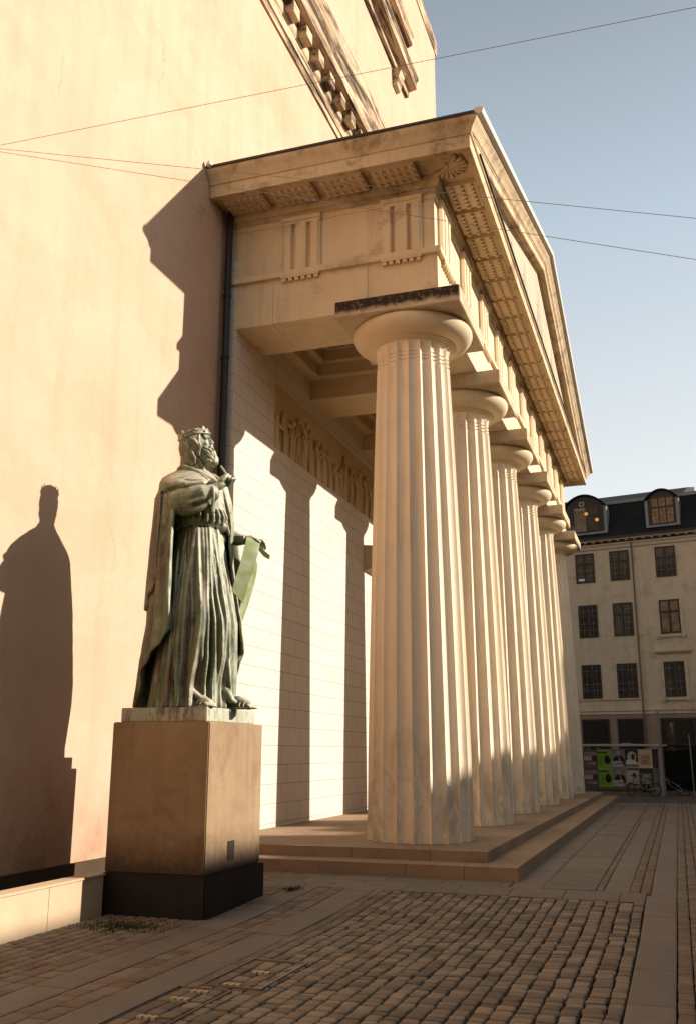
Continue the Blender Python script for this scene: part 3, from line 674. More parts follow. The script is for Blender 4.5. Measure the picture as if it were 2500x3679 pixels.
rake('raking_bed', [(.3, -.485), (.565, -.485), (.57, -.47), (.60, -.45), (.61, -.431), (.3, -.431)], M_corn, 35, .16)
rake('raking_gutter', [(.88, -.02), (.96, -.025), (1.01, .0), (1.03, .04), (1.03, .085), (1.01, .10), (.88, .10)], M_gut, 35, 0.0)
ty = MB(); prf = [(YA-.5, 11.576), (YB+.5, 11.576), (YM, 14.62)]
ty.add([(XA+.55, y, z) for y, z in prf]+[(XA-.4, y, z) for y, z in prf], [(0, 1, 2), (5, 4, 3), (0, 3, 4, 1), (1, 4, 5, 2), (2, 5, 3, 0)])
part('tympanum', ty, stone('tympanum_stone', (0.50, 0.385, 0.27), (0.44, 0.33, 0.22), stain=(0.34, 0.24, 0.15), stain_amt=0.12), po)
ed = MB(); ed.box(XA+.50, XA+.83, YA-.1, YB+.1, 11.577, 11.60); part('cornice_flashing', ed, M_lead, po)
# faint painted standing figures on the tympanum
M_fig = simple('tympanum_drawing', (0.36, 0.30, 0.22), 0.95, var=0.3, sc=12)
for yc, hh in ((19.6, 1.15), (21.7, 1.7), (24.4, 2.3), (27.1, 1.7)):
    fg = MB(); X = XA+.552; zb = 11.75
    fg.tube([(X, yc, zb), (X, yc, zb+hh*.5), (X, yc, zb+hh*.8)], [hh*.14, hh*.10, hh*.08], 10, ((1, 0, 0), .12)); fg.ell((X, yc, zb+hh*.92), (.012, hh*.055, hh*.07))
    for sgn in (-1, 1):
        for q in range(4): fg.tube([(X, yc+sgn*hh*.06, zb+hh*.75), (X, yc+sgn*hh*(.16+.03*q), zb+hh*(.72-.12*q))], .035, 6, ((1, 0, 0), .3))
    part('tympanum_figure', fg, M_fig, po, 50)
rf = MB(); b0 = lambda y: ZE+(ZP-ZE)*(1-abs(y-YM)/(YM-(YA-YO)))
for a, b in ((YA-YO-.03, YM), (YM, YB+YO+.03)):
    rf.add([(-7.24, a, b0(a)+.005), (XA+.88, a, b0(a)+.005), (XA+.88, b, b0(b)+.005), (-7.24, b, b0(b)+.005), (-7.24, a, b0(a)+.05), (XA+.88, a, b0(a)+.05), (XA+.88, b, b0(b)+.05), (-7.24, b, b0(b)+.05)],
           [(0, 3, 2, 1), (4, 5, 6, 7), (0, 1, 5, 4), (1, 2, 6, 5), (2, 3, 7, 6), (3, 0, 4, 7)])
part('roof', rf, M_lead, po)
rf = MB(); rf.box(-7.24, XA-.45, YA-.3, YB+.3, 11.58, 11.85); part('roof_deck', rf, M_lead, po)

# ------------------------------------------------------------------ pedestal
pe = thing('pedestal', (-5.5, 10.46, -0.112), 'tall brown sandstone pedestal on a black granite base under the bronze statue', 'pedestal')
def bev_box(x0, x1, y0, y1, z0, z1, name, mat, parent, bev=0.01, label=None):
    m = MB(); m.box(x0, x1, y0, y1, z0, z1); me = m.mesh(name, mat)
    bm = bmesh.new(); bm.from_mesh(me); bmesh.ops.bevel(bm, geom=bm.edges[:], offset=bev, segments=2, affect='EDGES'); bm.to_mesh(me); bm.free()
    return part(name, me, mat, parent, None, label)
bev_box(-6.135, -4.856, 9.69, 11.25, -0.16, 0.316, 'base_block', M_base, pe, 0.015)
bev_box(-6.125, -4.895, 9.735, 11.19, 0.3165, 1.938, 'shaft_block', M_ped, pe, 0.012)
bev_box(-4.894, -4.890, 10.28, 10.46, 0.42, 0.63, 'plaque', simple('plaque_metal', (0.03, 0.022, 0.016), 0.8, 0.1), pe, 0.001)

# ------------------------------------------------------------------ bronze king
# statue frame: u = across (towards the square), v = towards the street side, z up; origin on the pedestal
SO = Vector((-5.54, 10.43, 0)); SU_ = Vector((0.883, 0.469, 0)); SV = Vector((0.469, -0.883, 0))
def S3(p):
    t = min(1.0, max(0.0, (5.06-p[2])/.40)); k = 1+.62*t*t*(3-2*t)
    if p[1] < 0: k -= .30*min(1.0, max(0.0, (3.1-p[2])/.8))
    else: k += .16*min(1.0, max(0.0, (4.5-p[2])/.5))-.22*min(1.0, max(0.0, (2.9-p[2])/.7))
    return SO+SU_*p[0]+SV*(p[1]*k)+Vector((0, 0, p[2]))
st = thing('statue', (-5.54, 10.43, 1.94), 'green bronze statue of a bearded crowned king in robes holding a pen and a scroll', 'statue')
bev_box(-6.067, -4.97, 9.80, 11.10, 1.9395, 2.10, 'bronze_plinth', M_bronze, st, 0.008)
def lut(tab, z):
    if z <= tab[0][0]: return tab[0][1:]
    for a, b in zip(tab, tab[1:]):
        if z <= b[0]:
            t = (z-a[0])/(b[0]-a[0]); t = t*t*(3-2*t)*0.5+t*0.5; return [x+(y-x)*t for x, y in zip(a[1:], b[1:])]
    return tab[-1][1:]
def gs(x, c, w): return exp(-((x-c)/w)**2)
def stack(mb, tab, z0, z1, nz, nth, disp, top=True):
    """closed elliptical stack (uL,uR,vB,vF per z) with fold displacement disp(theta, z)"""
    vs = []; fs = []
    for i in range(nz+1):
        z = z0+(z1-z0)*i/nz; uL, uR, vB, vF = lut(tab, z)
        cu, a, cv, b = (uL+uR)/2, (uR-uL)/2, (vB+vF)/2, (vF-vB)/2
        for k in range(nth):
            th = 2*pi*k/nth; d = disp(th, z); vs.append(S3((cu+(a+d)*cos(th), cv+(b+d)*sin(th), z)))
    for i in range(nz):
        for k in range(nth): fs.append((i*nth+k, i*nth+(k+1) % nth, (i+1)*nth+(k+1) % nth, (i+1)*nth+k))
    fs += [tuple(reversed(range(nth))), tuple(range(nz*nth, (nz+1)*nth))]; mb.add(vs, fs)
def stube(mb, pts, rad, n=12, flat=None):
    if flat: flat = (SU_*flat[0][0]+SV*flat[0][1]+Vector((0, 0, flat[0][2])), flat[1])
    mb.tube([S3(p) for p in pts], rad, n, flat)
RS = Matrix((SU_, SV, Vector((0, 0, 1)))).transposed()
def sell(mb, c, r, rot=None): mb.ell(S3(c), r, RS@(rot if rot else Matrix.Identity(3)), 24, 14)
fig = MB()
# skirt of the tunic -------------------------------------------------------
SK = [(2.10, -.46, .47, -.36, .40), (2.35, -.43, .46, -.34, .36), (2.7, -.40, .52, -.32, .36), (3.1, -.36, .53, -.30, .37), (3.5, -.31, .46, -.28, .35), (3.9, -.26, .40, -.25, .31), (4.18, -.235, .365, -.23, .27), (4.30, -.21, .34, -.21, .245)]
# folds of the skirt: (theta at waist, theta at hem, width, height, z low, z high); theta 90deg faces the street
FD = [(150, 158, 6, .040, 2.1, 4.3), (138, 143, 4, .030, 2.1, 4.3), (128, 128, 5, .045, 2.1, 4.3), (119, 116, 4, .035, 2.1, 4.1), (111, 107, 5, .055, 2.1, 4.3), (103, 99, 3, .030, 2.6, 4.3), (95, 88, 6, .060, 2.1, 4.3), (87, 76, 5, .040, 2.5, 4.3),
      (80, 70, 3.5, .045, 2.1, 4.3), (73, 60, 4, .060, 2.1, 4.3), (65, 50, 3.5, .045, 2.1, 4.3), (57, 40, 5, .055, 2.1, 4.3), (48, 28, 4, .040, 2.1, 4.3), (38, 14, 6, .05, 2.1, 4.3), (24, 0, 6, .04, 2.1, 4.3), (8, -16, 7, .05, 2.1, 4.3), (165, 172, 5, .04, 2.1, 4.3)]
def skd(th, z):
    t = (4.26-z)/2.16; d = degrees_(th); s_ = -.022
    for a, b, w_, h, zl, zh in FD:
        c = a+(b-a)*t+2.2*sin(z*3.1+a); dd = (d-c+180) % 360-180
        amp = h*(0.45+0.75*min(1, t*1.6)); fade = min(1, max(0, (z-zl+.12)/.3)) if zl > 2.2 else 1
        s_ += amp*fade*exp(-(abs(dd)/(w_*0.95))**1.7)
    if d > 180: s_ += .03*sin(radians(d)*14+z)
    return s_
def degrees_(a): return math.degrees(a) % 360
stack(fig, SK, 2.10, 4.31, 92, 300, skd)
# advanced right leg pressing through the cloth, left knee
stube(fig, [(.06, .10, 4.15), (.085, .17, 3.75), (.10, .235, 3.4), (.105, .265, 3.15), (.10, .265, 2.8), (.08, .27, 2.40)], [.12, .135, .135, .125, .115, .09], 18)
stube(fig, [(.26, .02, 4.0), (.36, .06, 3.5), (.42, .08, 3.1), (.46, .08, 2.6), (.49, .08, 2.2)], [.13, .145, .14, .11, .075], 18)
for pts, r in (([(.15, .33, 3.2), (.17, .345, 2.85), (.14, .35, 2.60), (.06, .35, 2.54)], .020), ([(.02, .30, 3.6), (-.02, .35, 3.0), (-.01, .355, 2.5), (.04, .36, 2.3), (.14, .36, 2.24)], .024), ([(.24, .28, 3.9), (.28, .30, 3.3), (.28, .31, 2.7), (.29, .33, 2.12)], .028),
               ([(.34, .22, 3.8), (.42, .22, 3.2), (.45, .21, 2.6), (.50, .16, 2.2)], .026), ([(-.10, .30, 3.9), (-.13, .335, 3.3), (-.16, .355, 2.7), (-.13, .39, 2.12)], .030), ([(-.19, .27, 3.95), (-.22, .30, 3.2), (-.24, .33, 2.6), (-.25, .36, 2.12)], .028)):
    stube(fig, pts, [r*.3]+[r]*(len(pts)-2)+[r*.8], 8)
# torso, gathered waist and the blousing over the belt -----------------------
TO = [(4.25, -.19, .31, -.19, .22), (4.29, -.205, .33, -.20, .235), (4.33, -.25, .40, -.24, .285), (4.42, -.27, .41, -.25, .31), (4.6, -.28, .36, -.26, .30), (4.8, -.28, .34, -.24, .27), (4.95, -.24, .29, -.20, .20), (5.04, -.16, .18, -.15, .13), (5.10, -.11, .10, -.11, .10)]
def tod(th, z):
    d = degrees_(th); a = .016*sin(radians(d)*26+3*sin(z*9)) if z < 4.5 else .010*sin(radians(d)*9+z*6)
    return a
stack(fig, TO, 4.25, 5.10, 46, 200, tod)
for k in range(30):   # cinched pleats just under and over the belt
    th = radians(10+k*5.6); u0, v0 = .06+.30*cos(th), .02+.25*sin(th)
    stube(fig, [(u0*1.08, v0*1.06, 4.42+.03*sin(k*2.3)), (u0*1.04, v0*1.03, 4.345), (u0*.97, v0*.96, 4.285)], [.008, .020, .012], 6)
for c, r in (((.27, .11, 4.32), (.13, .13, .09)), ((.335, .05, 4.17), (.06, .10, .11)), ((.15, .15, 4.38), (.18, .12, .07)), ((-.02, .18, 4.38), (.18, .10, .06))): sell(fig, c, r)
for k in range(6):
    a = .08+k*.045; stube(fig, [(a, .225-k*.012, 4.74), (a+.035, .245-k*.022, 4.50), (a+.03, .215-k*.020, 4.28)], [.010, .028, .020], 8)
# neck and head ---------------------------------------------------------------
HC = (-.02, 0.02, 5.40); fu, fv = .978, .208; TL = radians(15)
def Hd(p):   # head frame (front, street side, up) -> statue frame
    f, s_, z = p; f2 = f*cos(TL)-z*sin(TL); z2 = f*sin(TL)+z*cos(TL)
    return (HC[0]+f2*fu-s_*fv, HC[1]+f2*fv+s_*fu, HC[2]+z2)
HR = RS@Matrix(((fu, -fv, 0), (fv, fu, 0), (0, 0, 1)))@Matrix(((cos(TL), 0, -sin(TL)), (0, 1, 0), (sin(TL), 0, cos(TL))))
hd = MB()
def hell(c, r, ry=0, rz=0, mb=None): (mb or hd).ell(S3(Hd(c)), r, HR@Matrix.Rotation(ry, 3, 'Y')@Matrix.Rotation(rz, 3, 'Z'), 24, 16)
def htube(pts, r, n=10, mb=None): (mb or hd).tube([S3(Hd(p)) for p in pts], r, n)
hell((-.02, 0, .03), (.165, .132, .185)); hell((.045, 0, -.02), (.125, .100, .165)); hell((.115, 0, .095), (.058, .085, .075))
htube([(.135, -.075, .075), (.168, -.035, .092), (.172, .035, .092), (.135, .075, .075)], [.014, .020, .020, .014])
htube([(.166, 0, .085), (.186, 0, .045), (.203, 0, .008)], [.014, .018, .020]); hell((.182, .020, .0), (.020, .014, .014)); hell((.182, -.020, .0), (.020, .014, .014)); htube([(.15, 0, .07), (.175, 0, .0)], [.02, .026])
for sg in (-1, 1):
    hell((.132, sg*.042, .055), (.022, .024, .017)); htube([(.128, sg*.066, .062), (.153, sg*.042, .072), (.155, sg*.022, .062)], [.007, .009, .006], 6); htube([(.128, sg*.066, .045), (.149, sg*.042, .038), (.150, sg*.022, .045)], [.005, .007, .005], 6)
    hell((.112, sg*.058, .0), (.040, .032, .038)); htube([(.188, sg*.008, -.030), (.178, sg*.035, -.050), (.150, sg*.066, -.095)], [.014, .018, .012]); hell((-.02, sg*.128, .0), (.030, .018, .045))
htube([(.178, -.024, -.066), (.197, 0, -.066), (.178, .024, -.066)], [.007, .011, .007], 8); htube([(.176, -.020, -.088), (.192, 0, -.088), (.176, .020, -.088)], [.007, .011, .007], 8)
hell((.105, 0, -.175), (.108, .098, .105), radians(-20)); hell((.158, 0, -.220), (.070, .062, .082)); hell((.05, 0, -.12), (.10, .104, .11)); hell((.150, 0, -.075), (.042, .055, .040))
random.seed(11)
for k in range(90):
    a = radians(-100+200*random.random()); zz = random.uniform(-.25, -.05); rr = .094+.012*random.random()
    p0 = (.075+rr*cos(a)*.95, rr*sin(a), zz); p1 = (p0[0]+.030+.02*random.random(), p0[1]*.82+random.uniform(-.015, .015), zz-.055); htube([p0, ((p0[0]+p1[0])/2+.010, (p0[1]+p1[1])/2, (p0[2]+p1[2])/2), p1], [.007, .011, .004], 6)
htube([(-.05, 0, -.10), (-.085, 0, -.24), (-.13, 0, -.36)], [.100, .098, .125], 18)
for sg in (-1, 1): htube([(-.04, sg*.09, -.12), (.0, sg*.06, -.26), (.03, sg*.02, -.36)], [.022, .024, .02], 8)
# wavy hair to the nape
for k in range(40):
    a = radians(80+200*k/39+random.uniform(-2, 2)); r0 = (.176*cos(a)-.012, .134*sin(a)); back = abs(180-math.degrees(a)) < 78
    drop = -.215-.04*random.random() if back else -.10-.06*random.random(); wv = random.choice((-1, 1))*random.uniform(.5, 1); lay = 1.0+.05*(k % 2)
    pts = [(r0[0], r0[1], .15)]
    for q in range(1, 7):
        z_ = .15+(drop-.15)*q/6; bulge = lay*(1+.10*sin(pi*q/6))-(.06 if q > 4 and back else 0)
        pts.append((r0[0]*bulge+.013*wv*sin(q*1.9+k), r0[1]*bulge+.011*wv*cos(q*1.9+k), z_))
    htube(pts, [.016, .020, .022, .022, .021, .018, .008], 8)
for sg in (-1, 1):   # front locks waving down before the ears
    for k in range(3): htube([(.085-.03*k, sg*(.112+.006*k), .14), (.062-.03*k, sg*.138, .08), (.048-.028*k, sg*.135, .02), (.060-.03*k, sg*.140, -.04), (.030-.026*k, sg*.134, -.10), (.02-.02*k, sg*.120, -.15)], [.014, .020, .020, .020, .017, .008], 8)
hell((-.04, 0, .10), (.150, .122, .125)); hell((-.075, 0, -.04), (.115, .112, .15))
for k in range(18): a = 2*pi*k/18; htube([(-.02, 0, .245), (-.015+.10*cos(a), .085*sin(a), .222), (-.01+.165*cos(a), .132*sin(a), .16)], [.010, .016, .014], 6)
fig.add(hd.v, hd.f)
# right arm under the wide sleeve ----------------------------------------------
stube(fig, [(-.22, .10, 4.80), (-.22, .22, 4.68), (-.14, .32, 4.53)], [.13, .165, .17], 18)
stube(fig, [(-.16, .33, 4.54), (-.02, .39, 4.55), (.10, .41, 4.59), (.155, .41, 4.62)], [.180, .172, .150, .115], 18)
stube(fig, [(.10, .40, 4.58), (.150, .39, 4.49), (.170, .38, 4.42)], [.11, .085, .055], 14)
for p_ in (((-.20, .40, 4.50), (-.06, .475, 4.47), (.07, .485, 4.53), (.16, .46, 4.66)), ((-.10, .40, 4.40), (.03, .455, 4.40), (.13, .46, 4.47), (.185, .45, 4.60))):   # two broad folds towards the cuff
    q_ = [(p_[k][0]*(1-t/4)+p_[k+1][0]*t/4, p_[k][1]*(1-t/4)+p_[k+1][1]*t/4, p_[k][2]*(1-t/4)+p_[k+1][2]*t/4) for k in range(3) for t in range(4)]+[p_[3]]
    stube(fig, q_, [.006+.026*sin(pi*min(1, (k+1)/12)) for k in range(len(q_))], 10)
stube(fig, [(.165+.03*cos(2*pi*k/16), .405+.085*cos(2*pi*k/16), 4.575+.145*sin(2*pi*k/16)) for k in range(17)], .016, 8)   # rolled cuff edge
stube(fig, [(-.24, .34, 4.62), (-.14, .45, 4.60), (-.02, .47, 4.62), (.08, .44, 4.67)], [.010, .024, .022, .008], 8)
stube(fig, [(.08, .40, 4.61), (.21, .42, 4.70), (.27, .42, 4.745)], [.072, .056, .052], 14)       # forearm, wrist
stube(fig, [(.265, .415, 4.745), (.315, .41, 4.80), (.350, .40, 4.84)], [.055, .074, .074], 14, ((.3, .8, -.3), .78))   # palm
PEN = [(.279, .44, 5.035), (.372, .462, 4.84), (.385, .465, 4.80)]
for k, (du, dv) in enumerate(((.060, .0), (.048, -.034), (.030, -.062), (.012, -.086))):       # four fingers closed round the pen
    b = (.345+du*.5, .40+dv, 4.885-k*.024)
    stube(fig, [b, (b[0]+.066-.004*k, b[1]+.020, b[2]-.006), (b[0]+.070-.006*k, b[1]+.055, b[2]-.050), (b[0]+.026, b[1]+.068, b[2]-.068)], [.0265, .0255, .023, .019], 8)
stube(fig, [(.290, .455, 4.785), (.328, .484, 4.84), (.358, .486, 4.885)], [.028, .026, .021], 8)   # thumb
# left arm: shoulder drape, forearm, hand ---------------------------------------
stube(fig, [(.26, -.10, 4.86), (.34, -.08, 4.62), (.39, -.08, 4.40)], [.145, .125, .105], 16)
stube(fig, [(.27, .06, 4.86), (.345, .06, 4.62), (.40, .05, 4.40), (.455, .05, 4.17)], [.11, .105, .078, .02], 14)
stube(fig, [(.24, .14, 4.84), (.30, .16, 4.60), (.36, .14, 4.36), (.44, .09, 4.18)], [.035, .045, .035, .012], 10)
stube(fig, [(.33, .13, 4.78), (.40, .11, 4.52), (.43, .06, 4.30)], [.020, .026, .014], 8)
stube(fig, [(.41, -.08, 4.30), (.54, -.05, 4.23), (.62, -.02, 4.22)], [.10, .085, .062], 14)
for q in range(4): stube(fig, [(.47+.035*q, -.06, 4.315-.01*q), (.49+.035*q, .03, 4.25), (.50+.033*q, .02, 4.17)], [.014, .018, .012], 6)
stube(fig, [(.58, -.02, 4.225), (.66, .0, 4.225), (.70, .01, 4.225)], [.052, .048, .050], 12)
stube(fig, [(.68, .01, 4.225), (.735, .01, 4.215), (.775, .01, 4.195)], [.052, .062, .050], 14, ((.2, 0, 1), .62))
for k, (dv, L) in enumerate(((.062, .9), (.024, 1.0), (-.016, .96), (-.052, .82))):
    b = (.775, .01+dv, 4.195-.004*k); stube(fig, [b, (b[0]+.060*L, b[1]+.006, b[2]-.012), (b[0]+.095*L, b[1]+.008, b[2]-.050), (b[0]+.108*L, b[1]+.008, b[2]-.088)], [.021, .020, .018, .015], 8)
stube(fig, [(.70, .065, 4.215), (.755, .092, 4.185), (.80, .088, 4.155)], [.024, .021, .017], 8)
# feet in sandals ----------------------------------------------------------------
def foot(hx, hy, tx, ty, z=2.10):
    d = Vector((tx-hx, ty-hy, 0)); L = d.length; d.normalize(); q = Vector((-d.y, d.x, 0))
    P_ = lambda a, b, c: (hx+d.x*a*L+q.x*b, hy+d.y*a*L+q.y*b, z+c)
    stube(fig, [P_(-.05, 0, .07), P_(.25, 0, .095), P_(.55, 0, .066), P_(.78, 0, .045)], [.062, .070, .066, .056], 14)
    stube(fig, [P_(.0, 0, .012), P_(.5, 0, .012), P_(.97, .01, .012)], [.066, .078, .070], 14, ((0, 0, 1), .2))
    for k, (b, e, r) in enumerate(((-.048, 1.0, .023), (-.018, .99, .018), (.008, .95, .017), (.032, .90, .016), (.054, .83, .015))):
        s_ = -1
        stube(fig, [P_(.72, b*.95, .045), P_(e-.10, b, .047), P_(e, b, .030)], [r, r, r*.95], 8)
    for a in (.35, .55): stube(fig, [P_(a, -.078, .03), P_(a+.02, -.03, .115-a*.06), P_(a+.02, .03, .115-a*.06), P_(a, .078, .03)], .009, 6)
foot(.06, .30, .27, .455); foot(.53, .11, .765, .17)
stube(fig, [(.02, .30, 2.36), (.06, .36, 2.25), (.16, .40, 2.19), (.22, .38, 2.17)], [.05, .045, .03, .016], 10)
stube(fig, [(.44, .18, 2.3), (.50, .18, 2.2), (.56, .16, 2.17)], [.05, .045, .02], 10)
def remesh(mb, name, mat, parent, vox, smooth_it=2):
    me0 = bpy.data.meshes.new('tmp'); me0.from_pydata(mb.v, [], mb.f)
    bm = bmesh.new(); bm.from_mesh(me0)
    tmp = bpy.data.objects.new('tmp', me0); COL.objects.link(tmp); bm.to_mesh(me0); bm.free()
    md = tmp.modifiers.new('r', 'REMESH'); md.mode = 'VOXEL'; md.voxel_size = vox; md.adaptivity = 0
    if smooth_it: ms = tmp.modifiers.new('s', 'SMOOTH'); ms.iterations = smooth_it; ms.factor = 0.4
    bpy.context.view_layer.update(); me = bpy.data.meshes.new_from_object(tmp.evaluated_get(bpy.context.evaluated_depsgraph_get())); bpy.data.objects.remove(tmp)
    me.name = name; me.materials.clear(); me.materials.append(mat)
    for p in me.polygons: p.use_smooth = True
    return part(name, me, mat, parent)
remesh(fig, 'robed_figure', M_bronze, st, 0.0095, 2)
# cloak: open shell from the street side round the back, hem drawn up -------------
ck = MB()
CK = [(2.10, -.635, .50, -.48, .42), (2.45, -.60, .56, -.46, .42), (2.65, -.585, .585, -.45, .42), (2.80, -.565, .64, -.44, .42), (3.15, -.525, .60, -.41, .41), (3.3, -.525, .56, -.40, .41), (3.6, -.515, .51, -.38, .40), (3.9, -.50, .47, -.36, .39), (4.14, -.495, .45, -.34, .38), (4.35, -.487, .45, -.32, .38), (4.6, -.482, .42, -.30, .37), (4.75, -.480, .38, -.28, .35), (4.88, -.455, .34, -.25, .29), (4.97, -.40, .27, -.21, .20), (5.05, -.30, .19, -.17, .08), (5.11, -.22, .12, -.14, .0)]
CF = [(34, 5, .035), (44, 4.5, -.02), (52, 6, .035), (62, 5, -.025), (70, 6, .032), (80, 6, -.02), (90, 7, .03), (104, 8, -.02), (118, 8, .03), (135, 8, .03), (155, 9, .03), (178, 9, .03), (200, 9, .03), (224, 9, .03), (246, 8, .03), (262, 7, .03), (278, 6, .02)]
def cloak_pt(ph, z, off):
    uL, uR, vB, vF = lut(CK, z); cu, a, cv, b = (uL+uR)/2, (uR-uL)/2, (vB+vF)/2, (vF-vB)/2
    k = min(1, max(0, (4.95-z)/.9)); d = off
    for c, w_, h in CF: d += k*h*exp(-(((ph-(c+3*sin(z*2+c)*k))/w_))**2)
    t = radians(ph); return S3((cu-(a+d)*sin(t), cv+(b+d)*cos(t), z))
def shell(mb, ph0, ph1, hem, top, n, nz, th, off=0.0, ph0f=None):
    vo = []; vi = []
    for i in range(n+1):
        for j in range(nz+1):
            f = i/n; ph = ph0+(ph1-ph0)*f; h = hem(ph); z = h+(top(ph)-h)*j/nz
            pz = (ph0f(z)+(ph1-ph0f(z))*f) if ph0f else ph
            vo.append(cloak_pt(pz, z, off)); vi.append(cloak_pt(pz, z, off-th))
    N = (n+1)*(nz+1); I = lambda i, j: i*(nz+1)+j; fs = []
    for i in range(n):
        for j in range(nz): fs += [(I(i, j), I(i+1, j), I(i+1, j+1), I(i, j+1)), (N+I(i, j), N+I(i, j+1), N+I(i+1, j+1), N+I(i+1, j))]
    for i in range(n): fs += [(I(i, 0), N+I(i, 0), N+I(i+1, 0), I(i+1, 0)), (I(i, nz), I(i+1, nz), N+I(i+1, nz), N+I(i, nz))]
    for j in range(nz): fs += [(I(0, j), I(0, j+1), N+I(0, j+1), N+I(0, j)), (I(n, j), N+I(n, j), N+I(n, j+1), I(n, j+1))]
    mb.add(vo+vi, fs)
def interp(tab):
    def f(x):
        if x <= tab[0][0]: return tab[0][1]
        for a, b in zip(tab, tab[1:]):
            if x <= b[0]: return a[1]+(b[1]-a[1])*(x-a[0])/(b[0]-a[0])
        return tab[-1][1]
    return f
shell(ck, 30, 284, interp([(30, 2.98), (36, 2.90), (48, 2.80), (60, 2.66), (70, 2.55), (80, 2.36), (88, 2.12), (250, 2.12), (262, 2.6), (270, 2.70), (284, 2.80)]), lambda p: 5.10 if p > 60 else 4.70+.4*(p-30)/30, 150, 90, .035)
# outer swag on the street side with a zigzag hem
shell(ck, 58, 125, interp([(58, 3.62), (64, 3.50), (68, 3.47), (76, 3.38), (92, 3.28), (104, 3.34), (125, 3.7)]), lambda p: 4.7, 50, 60, .03, .035)
hemf = interp([(30, 2.98), (36, 2.90), (48, 2.80), (60, 2.66), (70, 2.55), (80, 2.36), (88, 2.12)]); swf = interp([(58, 3.62), (64, 3.50), (68, 3.47), (76, 3.38), (92, 3.28), (104, 3.34), (125, 3.7)])
for pts, r in (([cloak_pt(32, 4.62-1.64*k/12, .0) for k in range(13)], .024), ([cloak_pt(31+k*4.6, hemf(31+k*4.6), -.012) for k in range(12)], .017), ([cloak_pt(59+k*6, swf(59+k*6), .022) for k in range(11)], .016)):
    ck.tube(pts, [r*.4]+[r]*(len(pts)-2)+[r*.3], 8)
# mantle over the shoulders, its rolled edges and the clasp
MT = [(4.66, -.47, .18, -.25, .40), (4.72, -.486, .25, -.26, .43), (4.78, -.490, .28, -.26, .44), (4.84, -.482, .29, -.25, .425), (4.92, -.448, .28, -.23, .37), (4.99, -.385, .23, -.20, .29), (5.03, -.34, .19, -.18, .22), (5.07, -.29, .15, -.16, .15), (5.13, -.23, .08, -.13, .07)]
def mtd(th, z): d = degrees_(th); return .010*sin(radians(d)*4-z*16)
mt = MB(); stack(mt, MT, 4.70, 5.10, 22, 120, mtd)
vs_ = []
for i in range(len(mt.v)): vs_.append(mt.v[i])
ck.add(vs_, mt.f)
for pts, r in (([(-.25, -.06, 5.12), (-.20, .10, 5.11), (-.08, .22, 5.04), (.06, .31, 4.94), (.21, .34, 4.84)], .035), ([(-.47, .04, 4.76), (-.36, .29, 4.715), (-.14, .435, 4.71), (.06, .43, 4.745), (.20, .34, 4.80)], .040), ([(-.30, .355, 4.79), (-.10, .425, 4.79), (.06, .42, 4.79), (.20, .35, 4.815)], .026),
               ([(.08, -.06, 5.08), (.20, .06, 5.02), (.285, .16, 4.92), (.29, .22, 4.84)], .030), ([(.14, -.08, 5.03), (.27, .02, 4.97), (.33, .10, 4.86), (.30, .20, 4.80)], .026)):
    ck.tube([S3(p) for p in pts], [r*.7]+[r]*(len(pts)-2)+[r*.7], 10)
ck.ell(S3((.245, .30, 4.82)), (.055, .03, .055), RS, 18, 10)
# cloth falling from the left forearm
ck.tube([S3(p) for p in ((.46, -.12, 4.22), (.50, -.16, 3.8), (.54, -.14, 3.3), (.59, -.10, 2.85))], [.09, .12, .10, .05], 14, (SV, .4))
ck.tube([S3(p) for p in ((.55, .0, 3.2), (.60, .02, 2.95), (.62, .03, 2.78), (.55, .05, 2.66))], [.02, .03, .03, .02], 8)
remesh(ck, 'cloak', M_bronze, st, 0.0095, 1)
# crown ---------------------------------------------------------------------------
cr = MB(); N = 96; vs = []; fs = []
def crz(k):
    t = (k*8/N) % 1.0; t = abs(t-.5)*2   # 0 at the spike, 1 between spikes
    return .188+.045*max(0, 1-t*3.0)**0.8+.018*exp(-((t-1)/.16)**2)
for k in range(N):
    a = 2*pi*k/N+.25; zt_ = crz(k); fl_ = .05*(zt_-.13)
    for (rf, zz) in ((0.0, .125), (fl_, zt_), (fl_-.014, zt_), (-.014, .125)): vs.append(S3(Hd((-.010+(.196+rf)*cos(a), (.160+rf)*sin(a), zz))))
for k in range(N):
    for j in range(4): fs.append((k*4+j, k*4+(j+1) % 4, ((k+1) % N)*4+(j+1) % 4, ((k+1) % N)*4+j))
cr.add(vs, fs)
for zz in (.130, .178):
    pts = [S3(Hd((-.010+.200*cos(2*pi*k/40), .164*sin(2*pi*k/40), zz))) for k in range(41)]; cr.tube(pts, .0075, 6)
for k in range(8): a = 2*pi*(k+.5)/8+.25; cr.ell(S3(Hd((-.010+.202*cos(a), .166*sin(a), .154))), (.016, .016, .016), None, 8, 6)
part('crown', cr, M_bronze, st, 45)
pn = MB(); pn.tube([S3(p) for p in PEN], [.0125, .0125, .006], 8); part('pen', pn, M_bronze, st, 50)
